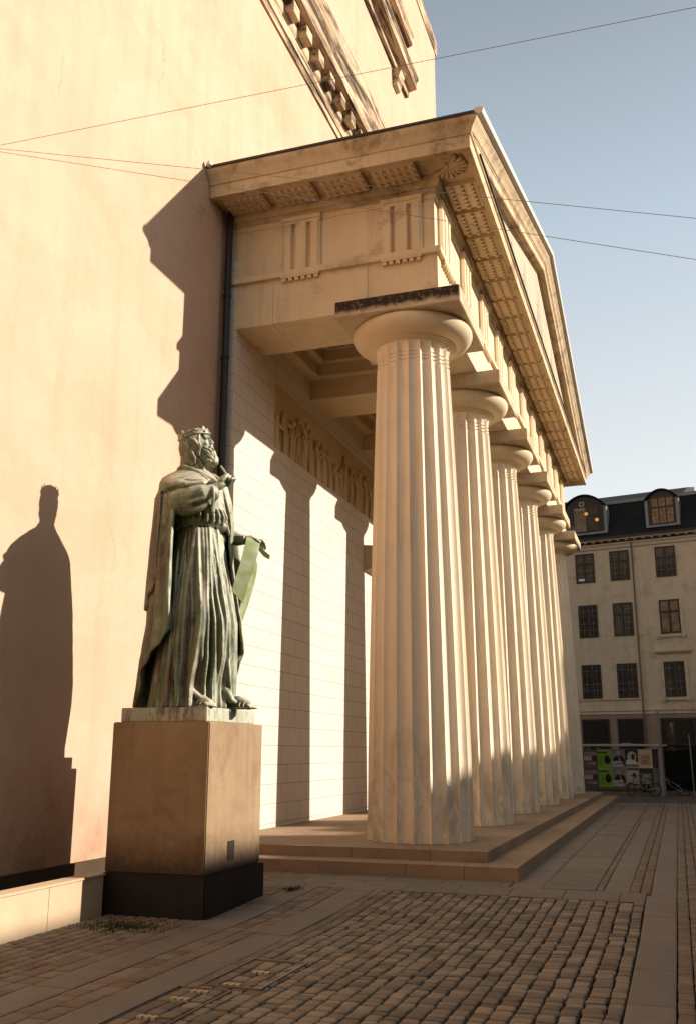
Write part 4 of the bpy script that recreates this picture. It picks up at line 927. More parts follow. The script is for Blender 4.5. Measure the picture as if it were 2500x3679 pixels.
# scroll: a ribbon hanging over the left hand, looping behind and back down
def ribbon(left, right, th, mat, name):
    m = MB(); n = len(left); vs = []
    for i in range(n):
        a, b = S3(left[i]), S3(right[i]); t = (S3(left[min(i+1, n-1)])-S3(left[max(i-1, 0)])).normalized(); nn = (b-a).cross(t).normalized()*th/2; vs += [a-nn, b-nn, b+nn, a+nn]
    fs = []
    for i in range(n-1):
        for j in range(4): fs.append((i*4+j, i*4+(j+1) % 4, (i+1)*4+(j+1) % 4, (i+1)*4+j))
    fs += [(0, 1, 2, 3), tuple(4*(n-1)+j for j in (3, 2, 1, 0))]; m.add(vs, fs); return part(name, m, mat, st, 40)
def smooth_pts(pts, n=5):
    out_ = []; P_ = [Vector(p) for p in pts]
    for i in range(len(P_)-1):
        p0, p1, p2, p3 = P_[max(i-1, 0)], P_[i], P_[i+1], P_[min(i+2, len(P_)-1)]
        for k in range(n):
            t = k/n; out_.append(.5*((2*p1)+(-p0+p2)*t+(2*p0-5*p1+4*p2-p3)*t*t+(-p0+3*p1-3*p2+p3)*t**3))
    out_.append(P_[-1]); return out_
ribbon(smooth_pts([(.66, .0, 4.20), (.635, .10, 4.215), (.612, .15, 4.10), (.558, .17, 3.86), (.502, .18, 3.66), (.462, .19, 3.50)]), smooth_pts([(.80, -.02, 4.15), (.805, .07, 4.165), (.780, .12, 4.02), (.728, .14, 3.80), (.662, .15, 3.60), (.606, .16, 3.36)]), .012, M_scroll, 'scroll')
ribbon(smooth_pts([(.70, .08, 4.08), (.72, .05, 4.03), (.725, .0, 3.93), (.700, -.04, 3.76), (.640, -.04, 3.56), (.580, -.02, 3.36), (.545, .0, 3.18)]), smooth_pts([(.70, -.10, 4.10), (.755, -.12, 4.05), (.800, -.16, 3.95), (.785, -.18, 3.78), (.735, -.17, 3.56), (.675, -.14, 3.36), (.600, -.10, 3.12)]), .012, M_scroll, 'scroll')
ribbon(smooth_pts([(.79, .05, 4.14), (.84, .05, 4.08), (.93, .06, 4.00)]), smooth_pts([(.81, -.05, 4.10), (.87, -.04, 4.03), (.94, -.02, 3.985)]), .012, M_scroll, 'scroll')

# ------------------------------------------------------------------ buildings across the square that throw the evening shade
M_plas = simple('grey_plaster', (0.22, 0.16, 0.105), 0.9, 0.2, var=0.15, sc=1.5, bump=0.15)
M_tile = simple('dark_roof_tiles', (0.012, 0.012, 0.013), 0.75, 0.2, var=0.4, sc=3)
M_dwin = simple('dark_window', (0.02, 0.018, 0.016), 0.15, 0.6)
for (x0, x1, y0, y1, z1, lb) in ((18, 27, -40, 25.3, 11.15, 'long plastered town house that shades the near side of the square'), (18, 27, 25.35, 38.3, 11.50, 'plastered town house opposite the far columns'), (18, 27, 38.35, 41.6, 12.6, 'narrow plastered town house between its neighbours'), (18, 27, 41.65, 62, 18.5, 'tall plastered corner house beyond the square')):
    t = thing('town_house', ((x0+x1)/2, (y0+y1)/2, 0), lb, 'house', 'houses opposite the church')
    m = MB(); m.box(x0, x1, y0, y1, -0.2, z1-.4); part('wall', m, M_plas, t)
    m = MB(); m.box(x0-.25, x1, y0, y1, z1-.395, z1); part('eaves', m, M_tile, t)
    y = y0+.8; k = 0
    while y < y1-1.2:
        z = 1.0
        while z < z1-2: m = MB(); m.box(x0-.03, x0+.05, y, y+1.2, z, z+1.6); part('window', m, M_dwin, t); z += 3.4
        y += 5.2
t = thing('town_house', (4, -19, 0), 'unseen plastered house added behind the viewer to cut sky light', 'house', 'houses opposite the church')  # unseen house, added to block low sky light from behind
m = MB(); m.box(-14, 26, -26, -13, -0.3, 15.6); part('wall', m, M_plas, t)
m = MB(); m.box(-14, 26, -26, -12.7, 15.61, 16.2); part('eaves', m, M_tile, t)
for i in range(10):
    for k in range(4): m = MB(); m.box(-12+i*3.8, -10.8+i*3.8, -13.05, -12.97, 1.0+k*3.6, 2.8+k*3.6); part('window', m, M_dwin, t)
# ------------------------------------------------------------------ apartment building at the end of the square
TH_ = radians(10.5); BU = Vector((cos(TH_), -sin(TH_), 0)); BN = Vector((sin(TH_), cos(TH_), 0)); BZ = Vector((0, 0, 1)); BP = Vector((-2.5, 46, 0))
ab = thing('apartment_building', BP, 'four storey beige apartment building in shade with black mansard roof and dormers', 'building')
def bbox(m, s0, s1, d0, d1, z0, z1, col=None): return m.cbox(BP, BU, BN, BZ, s0, s1, d0, d1, z0, z1, col)
M_apt = stone('apartment_plaster', (0.56, 0.455, 0.33), (0.48, 0.385, 0.27), stain=(0.15, 0.10, 0.06), stain_amt=0.45, lo=0.5, hi=0.75, streak=True)
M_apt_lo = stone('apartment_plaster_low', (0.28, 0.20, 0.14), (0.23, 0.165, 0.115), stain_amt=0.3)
M_trim = simple('pale_trim', (0.42, 0.35, 0.26), 0.85, 0.2, var=0.1, sc=2)
M_fr = simple('window_frame_black', (0.018, 0.014, 0.012), 0.5, 0.4, var=0.2)
M_bar = simple('glazing_bar', (0.24, 0.21, 0.18), 0.6, 0.3, var=0.1)
def glass(name, c, rough=0.05, spec=0.8):
    m = NT(name, rough, spec); p = m.pos(); f = m.noise(m.mapv(p, (2.2, 2.2, 2.2)), 1.5, 4, 0.6)
    cc = m.mix(m.ramp(f, [(0.4, 0.0), (0.62, 1.0)]), tuple(x*0.45 for x in c), c); m.bump(m.noise(p, 1.3, 2), 0.12, 0.05); return m.col(cc)
M_gl = glass('window_glass', (0.034, 0.029, 0.024), 0.12, 0.5); M_gw = glass('window_glass_warm_reflection', (0.22, 0.135, 0.07), 0.2, 0.5); M_gk = glass('shop_glass', (0.010, 0.010, 0.009))  # warm pane colour is a painted reflection of the sunlit church wall
m = MB(); bbox(m, -12, 18, 0, 9, 3.40, 11.1); bbox(m, -12, 18, .85, 9, 11.102, 13.35); part('wall', m, M_apt, ab)  # second block is a hidden attic fill, added to stop sun leaking through
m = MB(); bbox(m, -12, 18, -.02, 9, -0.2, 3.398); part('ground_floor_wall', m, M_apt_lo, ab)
for s0, s1, z0, z1, d, nm in ((-12, 18, 3.47, 3.56, -.06, 'string_course'), (-12, 18, 3.33, 3.42, -.05, 'string_course'), (-12, 1.14, 3.97, 4.02, -.05, 'sill_band')):
    m = MB(); bbox(m, s0, s1, d, 0.05, z0, z1); part(nm, m, M_apt, ab)
m = MB(); bbox(m, -12, 18, -.06, 0.05, 11.05, 11.22); bbox(m, -12, 18, -.10, 0.05, 11.222, 11.30); bbox(m, -12, 18, -.22, 0.05, 11.42, 11.50); part('eaves_cornice', m, M_trim, ab)
m = MB(); bbox(m, -12, 18, -.32, -.14, 11.502, 11.575); part('gutter', m, M_lead, ab)
m = MB(); s_ = -3.0
while s_ < 6.5: bbox(m, s_, s_+.14, -.17, -.02, 11.36, 11.418); s_ += 0.39
tag(part('dentil_row', m, M_trim, ab))
def window(s0, z0, w_, h_, tr=0.36, warm_reflection=False, cols=2, surround=False, hood=False, bars=True):
    f = MB(); fr = .068; d0, d1 = -.035, .02
    bbox(f, s0, s0+w_, d0, d1, z0, z0+fr); bbox(f, s0, s0+w_, d0, d1, z0+h_-fr, z0+h_); bbox(f, s0, s0+fr, d0, d1, z0+fr, z0+h_-fr); bbox(f, s0+w_-fr, s0+w_, d0, d1, z0+fr, z0+h_-fr)
    zt = z0+h_*(1-tr); bbox(f, s0+fr, s0+w_-fr, d0-.004, d1, zt-.042, zt+.042)
    for c in range(1, cols): sc_ = s0+w_*c/cols; bbox(f, sc_-.045, sc_+.045, d0-.002, d1, z0+fr, z0+h_-fr)
    o = part('window', f, M_fr, ab)
    p = MB(); bbox(p, s0+fr, s0+w_-fr, -.012, .01, z0+fr, z0+h_-fr)
    part('pane', p, M_gw if warm_reflection else M_gl, o)
    b = MB(); cw = w_/cols
    for c in range(cols):
        a0 = s0+c*cw+.075; a1 = s0+(c+1)*cw-.065
        for (za, zb, nz) in ((z0+.07, zt-.045, 3), (zt+.045, z0+h_-.07, 2)):
            if bars:
                for k in range(1, nz): zz = za+(zb-za)*k/nz; bbox(b, a0, a1, -.02, -.01, zz-.006, zz+.006)
                bbox(b, (a0+a1)/2-.005, (a0+a1)/2+.005, -.021, -.01, za, zb)
            bbox(b, a0-.012, a0, -.024, -.008, za, zb); bbox(b, a0, a1, -.024, -.008, za-.010, za)
    part('glazing_bars', b, M_bar, o)
    if surround:
        q = MB(); e = .15
        bbox(q, s0-e, s0-.002, -.03, .02, z0-.1, z0+h_+e); bbox(q, s0+w_+.002, s0+w_+e, -.03, .02, z0-.1, z0+h_+e); bbox(q, s0-.0015, s0+w_+.0015, -.03, .02, z0+h_+.002, z0+h_+e)
        bbox(q, s0-e-.05, s0+w_+e+.05, -.08, .02, z0-.16, z0-.102); bbox(q, s0-e, s0-e+.14, -.06, .02, z0-.24, z0-.162); bbox(q, s0+w_+e-.14, s0+w_+e, -.06, .02, z0-.24, z0-.162)
        part('surround', q, M_apt, o)
    if hood:
        q = MB(); bbox(q, s0-.36, s0+w_+.36, -.17, .02, z0+h_+.44, z0+h_+.50); bbox(q, s0-.30, s0+w_+.30, -.10, .02, z0+h_+.38, z0+h_+.438); part('hood', q, M_apt, o)
    return o
for c, s0 in enumerate((-3.2, -1.54, 0.1, 2.2, 4.3, 6.2)):
    window(s0, 9.49, .90, 1.42, warm_reflection=(c == 5)); window(s0, 6.88, .90, 1.54, surround=(c >= 3), warm_reflection=(c in (3,))); window(s0, 4.06, .90, 1.55, surround=(c >= 3), hood=(c >= 3))
strip_m = MB(); bbox(strip_m, -1.42, -1.14, -.018, -.013, 9.60, 9.70); part('bright_pane', strip_m, simple('white_strip', (0.75, 0.78, 0.78), 0.5), ab)  # small white strip over part of one upper pane
for s0, s1, z0, z1, nm in ((-3.6, -2.2, 0.9, 3.12, 'shop_window'), (-1.66, -.40, 0.9, 3.12, 'shop_window'), (-.03, 1.16, 0.9, 3.13, 'shop_window'), (1.87, 6.4, -.1, 3.13, 'shop_front')):
    f = MB(); bbox(f, s0, s1, -.06, .02, z1-.08, z1); bbox(f, s0, s0+.07, -.06, .02, z0, z1-.08); bbox(f, s1-.07, s1, -.06, .02, z0, z1-.08); bbox(f, s0+.07, s1-.07, -.06, .02, 1.95, 2.02)
    if nm == 'shop_front': bbox(f, 3.3, 3.37, -.06, .02, z0, z1-.08)
    o = part(nm, f, M_fr, ab); p = MB(); bbox(p, s0+.07, s1-.07, -.028, .01, z0, z1-.08); part('pane', p, M_gk, o)
m = MB(); a = BP+BU*1.17-BN*.07; m.tube([a+BZ*0.1, a+BZ*3.3, a+BZ*11.2, BP+BU*1.17-BN*.2+BZ*11.5], .035, 8); part('drain_pipe', m, simple('grey_pipe', (0.15, 0.115, 0.085), 0.6), ab, 50)
# mansard roof: ribbed pantiles on the steep slope, flashing, shallow upper slope
m = MB(); n = 420; vs = []
for k in range(n+1):
    s_ = -12+16.25*k/n; rr = .022*abs(sin(pi*s_/0.155))
    for j, (d, z) in enumerate(((-.10, 11.57), (.80, 13.42))): vs.append(BP+BU*s_+BN*(d-rr)+BZ*z)
m.add(vs, [(2*k, 2*k+1, 2*k+3, 2*k+2) for k in range(n)])
n = 340
vs = []
for k in range(n+1):
    s_ = 4.55+13.4*k/n; rr = .022*abs(sin(pi*s_/0.155))
    for j, (d, z) in enumerate(((.0, 11.56), (1.0, 13.42))): vs.append(BP+BU*s_+BN*(d-rr)+BZ*z)
m.add(vs, [(2*k, 2*k+1, 2*k+3, 2*k+2) for k in range(n)])
part('mansard_roof', m, M_tile, ab)
m = MB(); hp = [BP+BU*4.62-BN*.24+BZ*11.56, BP+BU*4.32+BN*.78+BZ*13.45]; m.tube([hp[0].lerp(hp[1], t/14)+Vector((0, 0, .03*(t % 2))) for t in range(15)], .07, 8); part('hip_tiles', m, simple('hip_tile', (0.10, 0.075, 0.055), 0.8), ab, 50)
m = MB(); bbox(m, -12, 18, .72, 1.05, 13.40, 13.56); part('flashing', m, simple('zinc_flashing', (0.22, 0.20, 0.18), 0.6), ab)
m = MB(); q_ = [BP+BU*a+BN*d+BZ*z for a, d, z in ((-12, .98, 13.50), (3.4, .98, 13.50), (3.4, 3.4, 14.50), (-12, 3.4, 14.50), (-12, 5.4, 15.0), (3.4, 5.4, 15.0), (-12, 5.4, 13.2), (3.4, 5.4, 13.2))]; m.add(q_, [(0, 1, 2, 3), (3, 2, 5, 4), (4, 5, 7, 6), (0, 6, 7, 1), (1, 7, 5, 2), (0, 3, 4, 6)])  # rear ridge is out of view, raised to keep sun off the eaves
part('upper_roof', m, M_tile, ab)
def arch_dormer(s0, s1, z0, zs, zt, g0, g1, gz0, gz1, cols, warm_reflection, big=False, circle=False):
    f = MB(); sm = (s0+s1)/2; R = (s1-s0)/2; pts = [(s0, z0), (s1, z0)]+[(sm+R*(1-2*k/14), zs+(zt-zs)*(1-(1-2*k/14)**2)) for k in range(15)]; n = len(pts)
    vs = [BP+BU*a+BN*(-.02)+BZ*b for a, b in pts]+[BP+BU*a+BN*1.6+BZ*b for a, b in pts]
    f.add(vs, [(i, (i+1) % n, n+(i+1) % n, n+i) for i in range(n)]+[tuple(range(n)), tuple(reversed(range(n, 2*n)))])
    o = part('dormer', f, M_fr, ab)
    h = MB(); prev = None
    P_ = [(sm+(R+.16)*(1-2*k/16), zs-.02+(zt-zs+.08)*(1-(1-2*k/16)**2)) for k in range(17)]; Q_ = [(sm+(R+.13)*(1-2*k/16), zs-.07+(zt-zs+.08)*(1-(1-2*k/16)**2)) for k in range(17)]
    loop = P_+Q_[::-1]; n = len(loop); vs = [BP+BU*a-BN*.16+BZ*b for a, b in loop]+[BP+BU*a+BN*1.6+BZ*b for a, b in loop]
    h.add(vs, [(i, (i+1) % n, n+(i+1) % n, n+i) for i in range(n)]+[(i, i+1, n-2-i, n-1-i) for i in range(16)]+[(n+i, n+i+1, 2*n-2-i, 2*n-1-i) for i in range(16)])
    part('dormer_roof', h, M_tile, o)
    c = MB(); bbox(c, s1+.001, s1+.13, -.05, .5, z0, zs-.02); bbox(c, s0-.13, s0-.001, -.05, .5, z0, zs-.02); bbox(c, s0-.13, s1+.13, -.07, .3, z0-.10, z0-.001); part('lead_cheeks', c, simple('lead_cheek', (0.20, 0.21, 0.21), 0.6, var=0.3, sc=6), o)
    cw = (g1-g0)/cols
    for k in range(cols):
        a = g0+k*cw+.03; b = g0+(k+1)*cw-.03
        if big and k == 0:
            p = MB(); bbox(p, a, b, -.05, -.03, gz0, gz1); part('pane', p, glass('open_sash_glass', (0.14, 0.10, 0.07)), o)
            q = MB(); bbox(q, a-.03, a, -.09, -.02, gz0, gz1); bbox(q, a-.03, b, -.09, -.02, gz0-.03, gz0); bbox(q, a, b, -.06, -.052, gz1-.12, gz1); part('open_sash', q, M_bar, o); continue
        for za, zb, nz in ((gz0, gz0+(gz1-gz0)*.60, 4), (gz0+(gz1-gz0)*.66, gz1, 2)):
            p = MB(); bbox(p, a, b, -.04, -.021, za, zb); part('pane', p, M_gw if warm_reflection else M_gl, o)
            q = MB()
            for j in range(1, nz): zz = za+(zb-za)*j/nz; bbox(q, a, b, -.046, -.0405, zz-.006, zz+.006)
            bbox(q, (a+b)/2-.005, (a+b)/2+.005, -.0465, -.0405, za, zb); part('glazing_bars', q, M_fr, o)
    if circle:
        q = MB(); M_or = simple('painted_ring', (0.55, 0.38, 0.18), 0.7)
        cc = BP+BU*(sm-.1)-BN*.03+BZ*(zs+.16)
        for k in range(4):
            a0 = radians(90*k+14); pts = [cc+BU*(.105*cos(a0+radians(62)*t/6))+BZ*(.105*sin(a0+radians(62)*t/6)) for t in range(7)]; q.tube(pts, .026, 6, (BN, .4))
        part('ring_ornament', q, M_or, o, 50)
    return o
arch_dormer(-1.92, -.02, 11.93, 13.22, 13.78, -1.44, -.27, 12.03, 13.18, 2, False, True, True)
arch_dormer(2.05, 3.32, 11.95, 13.20, 13.60, 2.20, 3.22, 12.03, 13.22, 3, True)
arch_dormer(4.75, 6.0, 11.95, 13.10, 13.55, 4.9, 5.85, 12.03, 13.1, 3, False)
M_glow = bpy.data.materials.new('lamp_glow'); M_glow.use_nodes = True; q_ = M_glow.node_tree.nodes['Principled BSDF']; q_.inputs['Base Color'].default_value = (.9, .5, .15, 1); q_.inputs['Emission Color'].default_value = (1.0, .48, .10, 1); q_.inputs['Emission Strength'].default_value = 0.22
for s_, z_ in ((-.86, 12.86), (-.36, 12.52)):
    m = MB(); c_ = BP+BU*s_-BN*.075+BZ*z_; m.ell(c_, (.085, .03, .085)); part('round_lamp', m, M_glow, ab, 60)

# ------------------------------------------------------------------ poster hoarding
HY = 40.2
ho = thing('poster_hoarding', (-2.3, HY+.5, 0), 'low site hoarding plastered with concert posters under a flat white roof edge', 'hoarding')
M_wood = simple('grimy_plank', (0.10, 0.07, 0.05), 0.9, var=0.3, sc=6); M_conc = simple('concrete_block', (0.20, 0.16, 0.12), 0.9, var=0.2, sc=4, bump=0.2)
m = MB(); m.add([(-3.64, HY+.02, .30), (-1.0, HY+.02, .30), (-.66, HY+.30, .30), (-.66, HY+1.6, .30), (-3.64, HY+1.6, .30), (-3.64, HY+.02, 1.76), (-1.0, HY+.02, 1.76), (-.66, HY+.30, 1.76), (-.66, HY+1.6, 1.76), (-3.64, HY+1.6, 1.76)],
      [(4, 3, 2, 1, 0), (5, 6, 7, 8, 9), (0, 1, 6, 5), (1, 2, 7, 6), (2, 3, 8, 7), (3, 4, 9, 8), (4, 0, 5, 9)]); part('panel', m, simple('panel_grey', (0.20, 0.18, 0.16), 0.7, var=0.35, sc=7), ho)
m = MB(); m.box(-3.66, -.69, HY-.12, HY+1.6, 1.875, 1.955); m.box(-.688, -.42, HY+.3, HY+1.6, 1.88, 1.93); part('roof_edge', m, simple('white_roof_edge', (0.40, 0.36, 0.31), 0.6), ho)
for x_ in (-3.43, -3.07, -1.13, -.75):
    m = MB(); m.box(x_, x_+.09, HY+.03, HY+.12, 1.76, 1.874); part('roof_post', m, simple('post_grey', (0.30, 0.26, 0.22), 0.7), ho)
m = MB(); m.box(-3.60, -.98, HY-.03, HY+.01, .19, .30); part('skirting_board', m, M_wood, ho)
m = MB(); m.box(-3.2, -.70, HY+.03, HY+.6, -.02, .189); part('concrete_footing', m, M_conc, ho)
m = MB(); m.box(-.76, -.64, HY+.02, HY+.12, 0.0, 1.75); part('corner_post', m, simple('peeling_post', (0.30, 0.29, 0.28), 0.8, var=0.5, sc=14), ho)
m = MB(); m.box(-2.15, -1.75, HY+.2, HY+.7, 1.956, 1.995); part('roof_sheet', m, M_bar, ho)
def text(s, x_, z_, size, mat, parent, y=None, width=None, bold=0.0, rz=0):
    cu = bpy.data.curves.new('lettering', 'FONT'); cu.body = s; cu.size = size; cu.align_x = 'CENTER'; cu.align_y = 'CENTER'; cu.offset = bold
    tmp = bpy.data.objects.new('tmp', cu); COL.objects.link(tmp); bpy.context.view_layer.update()
    me = bpy.data.meshes.new_from_object(tmp.evaluated_get(bpy.context.evaluated_depsgraph_get())); bpy.data.objects.remove(tmp)
    xs_ = [v.co.x for v in me.vertices]; wd_ = max(xs_)-min(xs_); k = (width/wd_) if width else 1
    for v in me.vertices: v.co = Vector((v.co.x*k+x_, (HY-.012 if y is None else y), v.co.y+z_))
    me.materials.append(mat); return part('lettering', me, mat, parent)
def flat(pts, mat, parent, name, d):
    m = MB(); n = len(pts); m.add([(a, HY-d, b) for a, b in pts]+[(a, HY-d+.003, b) for a, b in pts], [tuple(range(n)), tuple(reversed(range(n, 2*n)))]+[(i, (i+1) % n, n+(i+1) % n, n+i) for i in range(n)]); return part(name, m, mat, parent)
def elp(cx, cz, rx, rz, n=16, a0=0, a1=2*pi): return [(cx+rx*cos(a0+(a1-a0)*k/n), cz+rz*sin(a0+(a1-a0)*k/n)) for k in range(n)]
def pm(n_, c, v=.15, s_=8): return simple(n_, c, 0.75, 0.2, var=v, sc=s_)
P_purple, P_green, P_grey, P_black, P_white, P_pale, P_dark, P_peach, P_skin, P_brown = pm('poster_purple', (0.112, 0.068, 0.075)), pm('poster_green', (0.17, 0.31, 0.025)), pm('poster_grey', (0.195, 0.165, 0.158)), pm('poster_black', (.015, .012, .012)), pm('poster_white', (0.54, 0.48, 0.42)), pm('poster_pale', (0.36, 0.3, 0.255)), pm('poster_dark', (.04, .03, .025)), pm('poster_peach', (0.54, 0.375, 0.232)), pm('poster_skin', (0.33, 0.24, 0.18)), pm('poster_fur', (0.45, 0.39, 0.33), .5, 30)
def poster(x0, x1, z0, z1, mat, lb):
    m = MB(); m.box(x0, x1, HY-.004, HY+.018, z0, z1); return part('poster', m, mat, ho, None, lb)
def person_flat(p, cx, cz, s_, body=P_black, head=P_skin):
    flat([(cx-.17*s_, cz-.20*s_), (cx-.16*s_, cz-.02*s_), (cx-.09*s_, cz+.05*s_), (cx-.04*s_, cz+.08*s_), (cx+.04*s_, cz+.08*s_), (cx+.12*s_, cz+.05*s_), (cx+.19*s_, cz-.04*s_), (cx+.20*s_, cz-.20*s_)], body, p, 'figure', .008)
    flat(elp(cx, cz+.16*s_, .060*s_, .090*s_), head, p, 'figure', .0095); flat([(cx-.012*s_, cz+.10*s_), (cx+.012*s_, cz+.10*s_), (cx+.08*s_, cz-.15*s_), (cx+.03*s_, cz-.13*s_)], head, p, 'figure', .011)
for z0, z1 in ((1.035, 1.745), (.305, 1.03)):
    h = z1-z0; zc = (z0+z1)/2
    p = poster(-3.62, -3.075, z0, z1, P_purple, 'purple arena concert poster with a row of figures'); text('ROYAL ARENA', -3.35, z0+h*.80, .12, P_pale, p, width=.46, bold=.004); text('14. OKTOBER', -3.35, z0+h*.22, .12, P_pale, p, width=.38, bold=.004)
    for k in range(5): flat(elp(-3.55+k*.10, zc+.02, .055, .10), P_pale if k < 3 else P_dark, p, 'figure', .006+.001*k); flat(elp(-3.55+k*.10, zc+.14, .022, .035), P_skin, p, 'figure', .012)
    p = poster(-3.07, -2.55, z0, z1, P_green, 'bright green poster with black lettering'); text('KØBENHAVN', -2.87, z0+h*.93, .075, P_white, p, width=.34); text('TEKNISK', -2.87, z0+h*.83, .085, P_black, p, width=.38, bold=.004)
    flat([(-2.80, z0+h*.30), (-2.82, z0+h*.5), (-2.78, z0+h*.66), (-2.70, z0+h*.70), (-2.62, z0+h*.62), (-2.57, z0+h*.42), (-2.62, z0+h*.25), (-2.72, z0+h*.2)], P_black, p, 'figure', .008)
    for k in range(9): flat([(-3.03, z0+h*(.16+.055*k)), (-2.84, z0+h*(.16+.055*k)), (-2.84, z0+h*(.175+.055*k)), (-3.03, z0+h*(.175+.055*k))], P_dark, p, 'text_line', .007)
    p = poster(-2.545, -2.02, z0, z1, P_grey, 'grey poster of a seated figure in black under white lettering'); person_flat(p, -2.27, z0+h*.55, 1.15); text('NÆSTEN', -2.33, z0+h*.30, .13, P_white, p, width=.40, bold=.005, y=HY-.016); text('NORMAL', -2.31, z0+h*.12, .13, P_white, p, width=.42, bold=.005, y=HY-.016)
    p = poster(-2.015, -1.525, z0, z1, P_dark if z0 > 1 else P_pale, 'black and white poster of a figure with pale curly hair')
    flat(elp(-1.76, z0+h*.60, .17, .22, 20), P_brown, p, 'figure', .007); flat(elp(-1.72, z0+h*.60, .075, .12), P_dark, p, 'figure', .009); flat([(-2.0, z0+.02), (-1.98, z0+h*.42), (-1.82, z0+h*.48), (-1.60, z0+h*.36), (-1.53, z0+h*.26), (-1.53, z0+.02)], P_white if z0 > 1 else P_pale, p, 'figure', .010)
    text('VALBYPARKEN', -1.77, z0+h*.13, .12, P_black, p, width=.46, bold=.005, y=HY-.016)
    if z0 < 1: text('CHRISTOPHER', -1.77, z0+h*.93, .10, P_black, p, width=.46, bold=.004, y=HY-.016)
    p = poster(-1.52, -1.0, z0, z1, P_peach if z0 > 1 else P_dark, 'peach poster filled with small lettering' if z0 > 1 else 'black poster filled with pale small lettering')
    mt = P_black if z0 > 1 else P_white
    for k in range(9):
        a = z0+h*(.20+.06*k); w0 = .18+.05*sin(k*1.7)
        for j in range(11):
            xx = -1.26-w0+2*w0*j/11; flat([(xx, a), (xx+.024, a+.004), (xx+.028, a+.026), (xx+.004, a+.022)], mt, p, 'text_mark', .008)
m = MB(); m.add([(-.985, HY+.008, 1.04), (-.80, HY+.16, 1.04), (-.80, HY+.16, 1.745), (-.985, HY+.008, 1.745)], [(0, 1, 2, 3)]); part('poster', m, pm('poster_side', (.09, .055, .05), .6, 5), ho, None, 'narrow dark poster on the angled end panel')
# leaning poles
for a, b, lb in (((-.57, 39.9, 0), (-.69, 40.3, 3.26), 'tall thin pale pole beside the end of the poster hoarding'), ((.457, 39.9, 0), (.43, 40.2, 2.3), 'short thin pole before the dark shop front')):
    m = MB(); m.tube([a, b], .022, 8); 
    if 'tall' in lb: m.box(b[0]-.03, b[0]+.05, b[1]-.02, b[1]+.02, 2.75, 3.25)
    tag(part('pole', m, simple('pole_metal', (0.20, 0.17, 0.14), 0.6, var=0.3), None, 50), lb, 'pole')
# bicycles
M_lime = simple('lime_frame', (0.22, 0.28, 0.03), 0.4, 0.5); M_tyre = simple('tyre_rubber', (0.012, 0.011, 0.010), 0.8); M_spoke = simple('spoke_steel', (0.12, 0.11, 0.10), 0.4, 0.5, 0.5); M_sil = simple('silver_tube', (0.22, 0.20, 0.18), 0.4, 0.5, 0.5); M_seat = simple('saddle_black', (0.015, 0.013, 0.012), 0.6)
def wheel(parent, c, ax, R=.24):
    ax = Vector(ax).normalized(); e1 = Vector((0, 0, 1)); e1 = (e1-ax*e1.dot(ax)).normalized(); e2 = ax.cross(e1); c = Vector(c)
    w_ = part('wheel', MB().tube([c-ax*.03, c+ax*.03], .018, 8), M_spoke, parent)
    for nm, rr, th, mt in (('tyre', R, .017, M_tyre), ('rim', R-.022, .007, M_spoke)):
        m = MB(); N = 36; M_ = 6; vs = []
        for i in range(N):
            a = 2*pi*i/N; d = e1*cos(a)+e2*sin(a)
            for k in range(M_): b = 2*pi*k/M_; vs.append(c+d*(rr+th*cos(b))+ax*th*sin(b))
        m.add(vs, [(i*M_+k, i*M_+(k+1) % M_, ((i+1) % N)*M_+(k+1) % M_, ((i+1) % N)*M_+k) for i in range(N) for k in range(M_)]); part(nm, m, mt, w_, 60)
    m = MB()
    for i in range(16): a = 2*pi*i/16; m.tube([c, c+(e1*cos(a)+e2*sin(a))*(R-.02)], .0018, 4)
    part('spokes', m, M_spoke, w_)
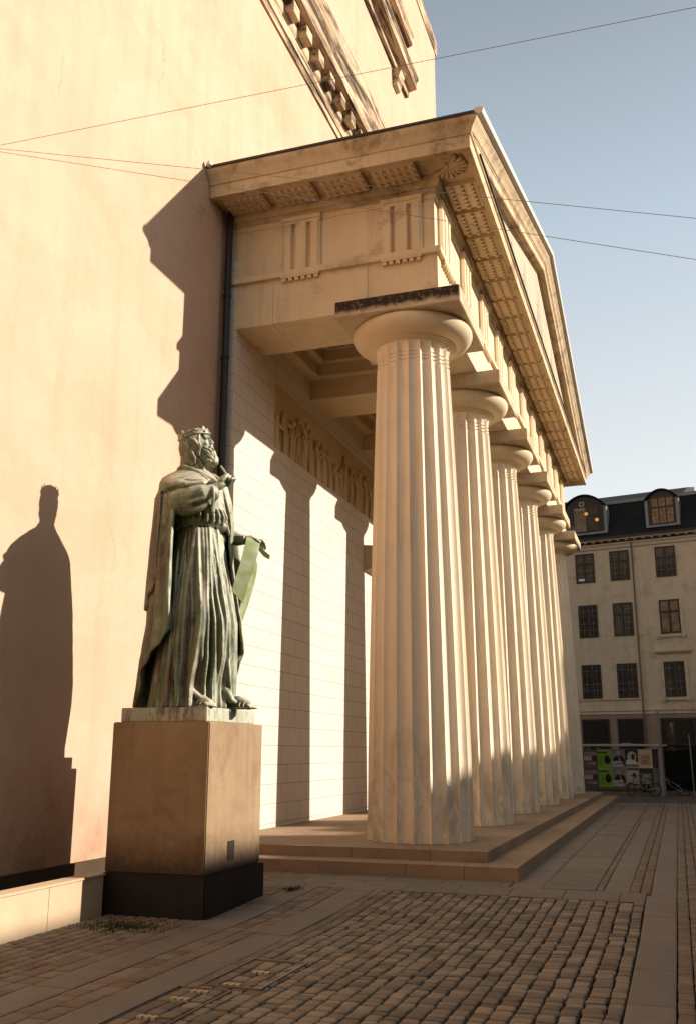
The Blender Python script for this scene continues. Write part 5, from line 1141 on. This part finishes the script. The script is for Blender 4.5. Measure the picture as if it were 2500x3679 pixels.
def bicycle(o, fwd, up_, label, col, fold=0.9, group='bicycles left by the hoarding'):
    o = Vector(o); f = Vector(fwd).normalized(); u_ = Vector(up_); u_ = (u_-f*u_.dot(f)).normalized(); sd = f.cross(u_)
    t = thing('bicycle', o, label, 'bicycle', group); P = lambda a, b, c=0: o+f*a+u_*b+sd*c
    fa = (f*cos(fold)+sd*sin(fold)); axf = fa.cross(u_)
    wheel(t, P(0, .245), sd); wheel(t, P(.88, .245), axf)
    m = MB()
    for a, b in ((P(0, .245), P(.37, .22)), (P(0, .245), P(.24, .52)), (P(.37, .22), P(.22, .60)), (P(.37, .22), P(.76, .62)), (P(.24, .53), P(.75, .67))): m.tube([a, b], .016, 8)
    part('frame', m, col, t, 50)
    m = MB(); m.tube([P(.88, .245)+axf*.03, P(.79, .52)+axf*.03], .010, 6); m.tube([P(.88, .245)-axf*.03, P(.79, .52)-axf*.03], .010, 6); m.tube([P(.79, .52), P(.74, .74)], .016, 6); part('fork', m, M_sil, t, 50)
    m = MB(); m.tube([P(.74, .75)-axf*.24-fa*.06, P(.75, .76)-axf*.1, P(.75, .76)+axf*.1, P(.74, .75)+axf*.24-fa*.06], .012, 6); part('handlebar', m, M_seat, t, 50)
    m = MB(); m.tube([P(.12, .66), P(.20, .665), P(.30, .66)], [.045, .038, .016], 8, (u_, .45)); m.tube([P(.22, .60), P(.21, .65)], .012, 6); part('saddle', m, M_seat, t, 50)
    m = MB(); m.tube([P(.37, .22, -.02), P(.37, .22, .02)], .055, 14); m.tube([P(.37, .22, .03), P(.44, .10, .05)], .008, 6); m.tube([P(.44, .10, .05), P(.44, .10, .10)], .016, 6); m.tube([P(.37, .22, -.03), P(.30, .34, -.05)], .008, 6); m.tube([P(.30, .34, -.05), P(.30, .34, -.10)], .016, 6); part('pedals', m, M_seat, t, 50)
    return t
bicycle((-.98, 39.98, 0), (-1, -.02, 0), (0, .06, 1), 'lime green bicycle leaning on the poster hoarding, front wheel turned', M_lime)
bicycle((-.02, 40.6, 0.02), (-.80, .1, .30), (.30, .95, .55), 'grey bicycle fallen over against the dark shop front', M_sil, .3)
ltr = MB(); 
for i in range(9): x_, y_ = random.choice(((-1.7, 20), (-1.75, 22), (-1.5, 37.5), (-2.0, 21), (-1.3, 28)))[:2]; x_ += random.uniform(-.2, .2); y_ += random.uniform(-.5, .5); ltr.box(x_, x_+.04, y_, y_+.03, 0.001, 0.006)
tag(part('litter', ltr, simple('paper_scrap', (0.6, 0.58, 0.54), 0.8)), kind='stuff')

# ------------------------------------------------------------------ overhead wires
def wire(p, q, label, sag=0.05):
    m = MB(); p, q = Vector(p), Vector(q); pts = [p.lerp(q, t/24)-Vector((0, 0, sag*4*(t/24)*(1-t/24))) for t in range(25)]
    m.tube(pts, 0.0032, 6); o = part('overhead_wire', m, M_wire, None, 60); tag(o, label, 'wire', 'thin wires strung across the square')
wire((-7.25, 8.2, 8.74), (18, 11.07, 10.24), 'thin wire that rises to the right across the wall and the open sky', 0.0)
wire((-7.25, 8.2, 8.70), (18, 12.78, 3.42), 'upper of the two thin wires that run down to the right over the cornice', 0.0)
wire((-7.25, 8.2, 8.66), (18, 13.11, 2.12), 'lower of the two thin wires that run down to the right over the cornice', 0.0)
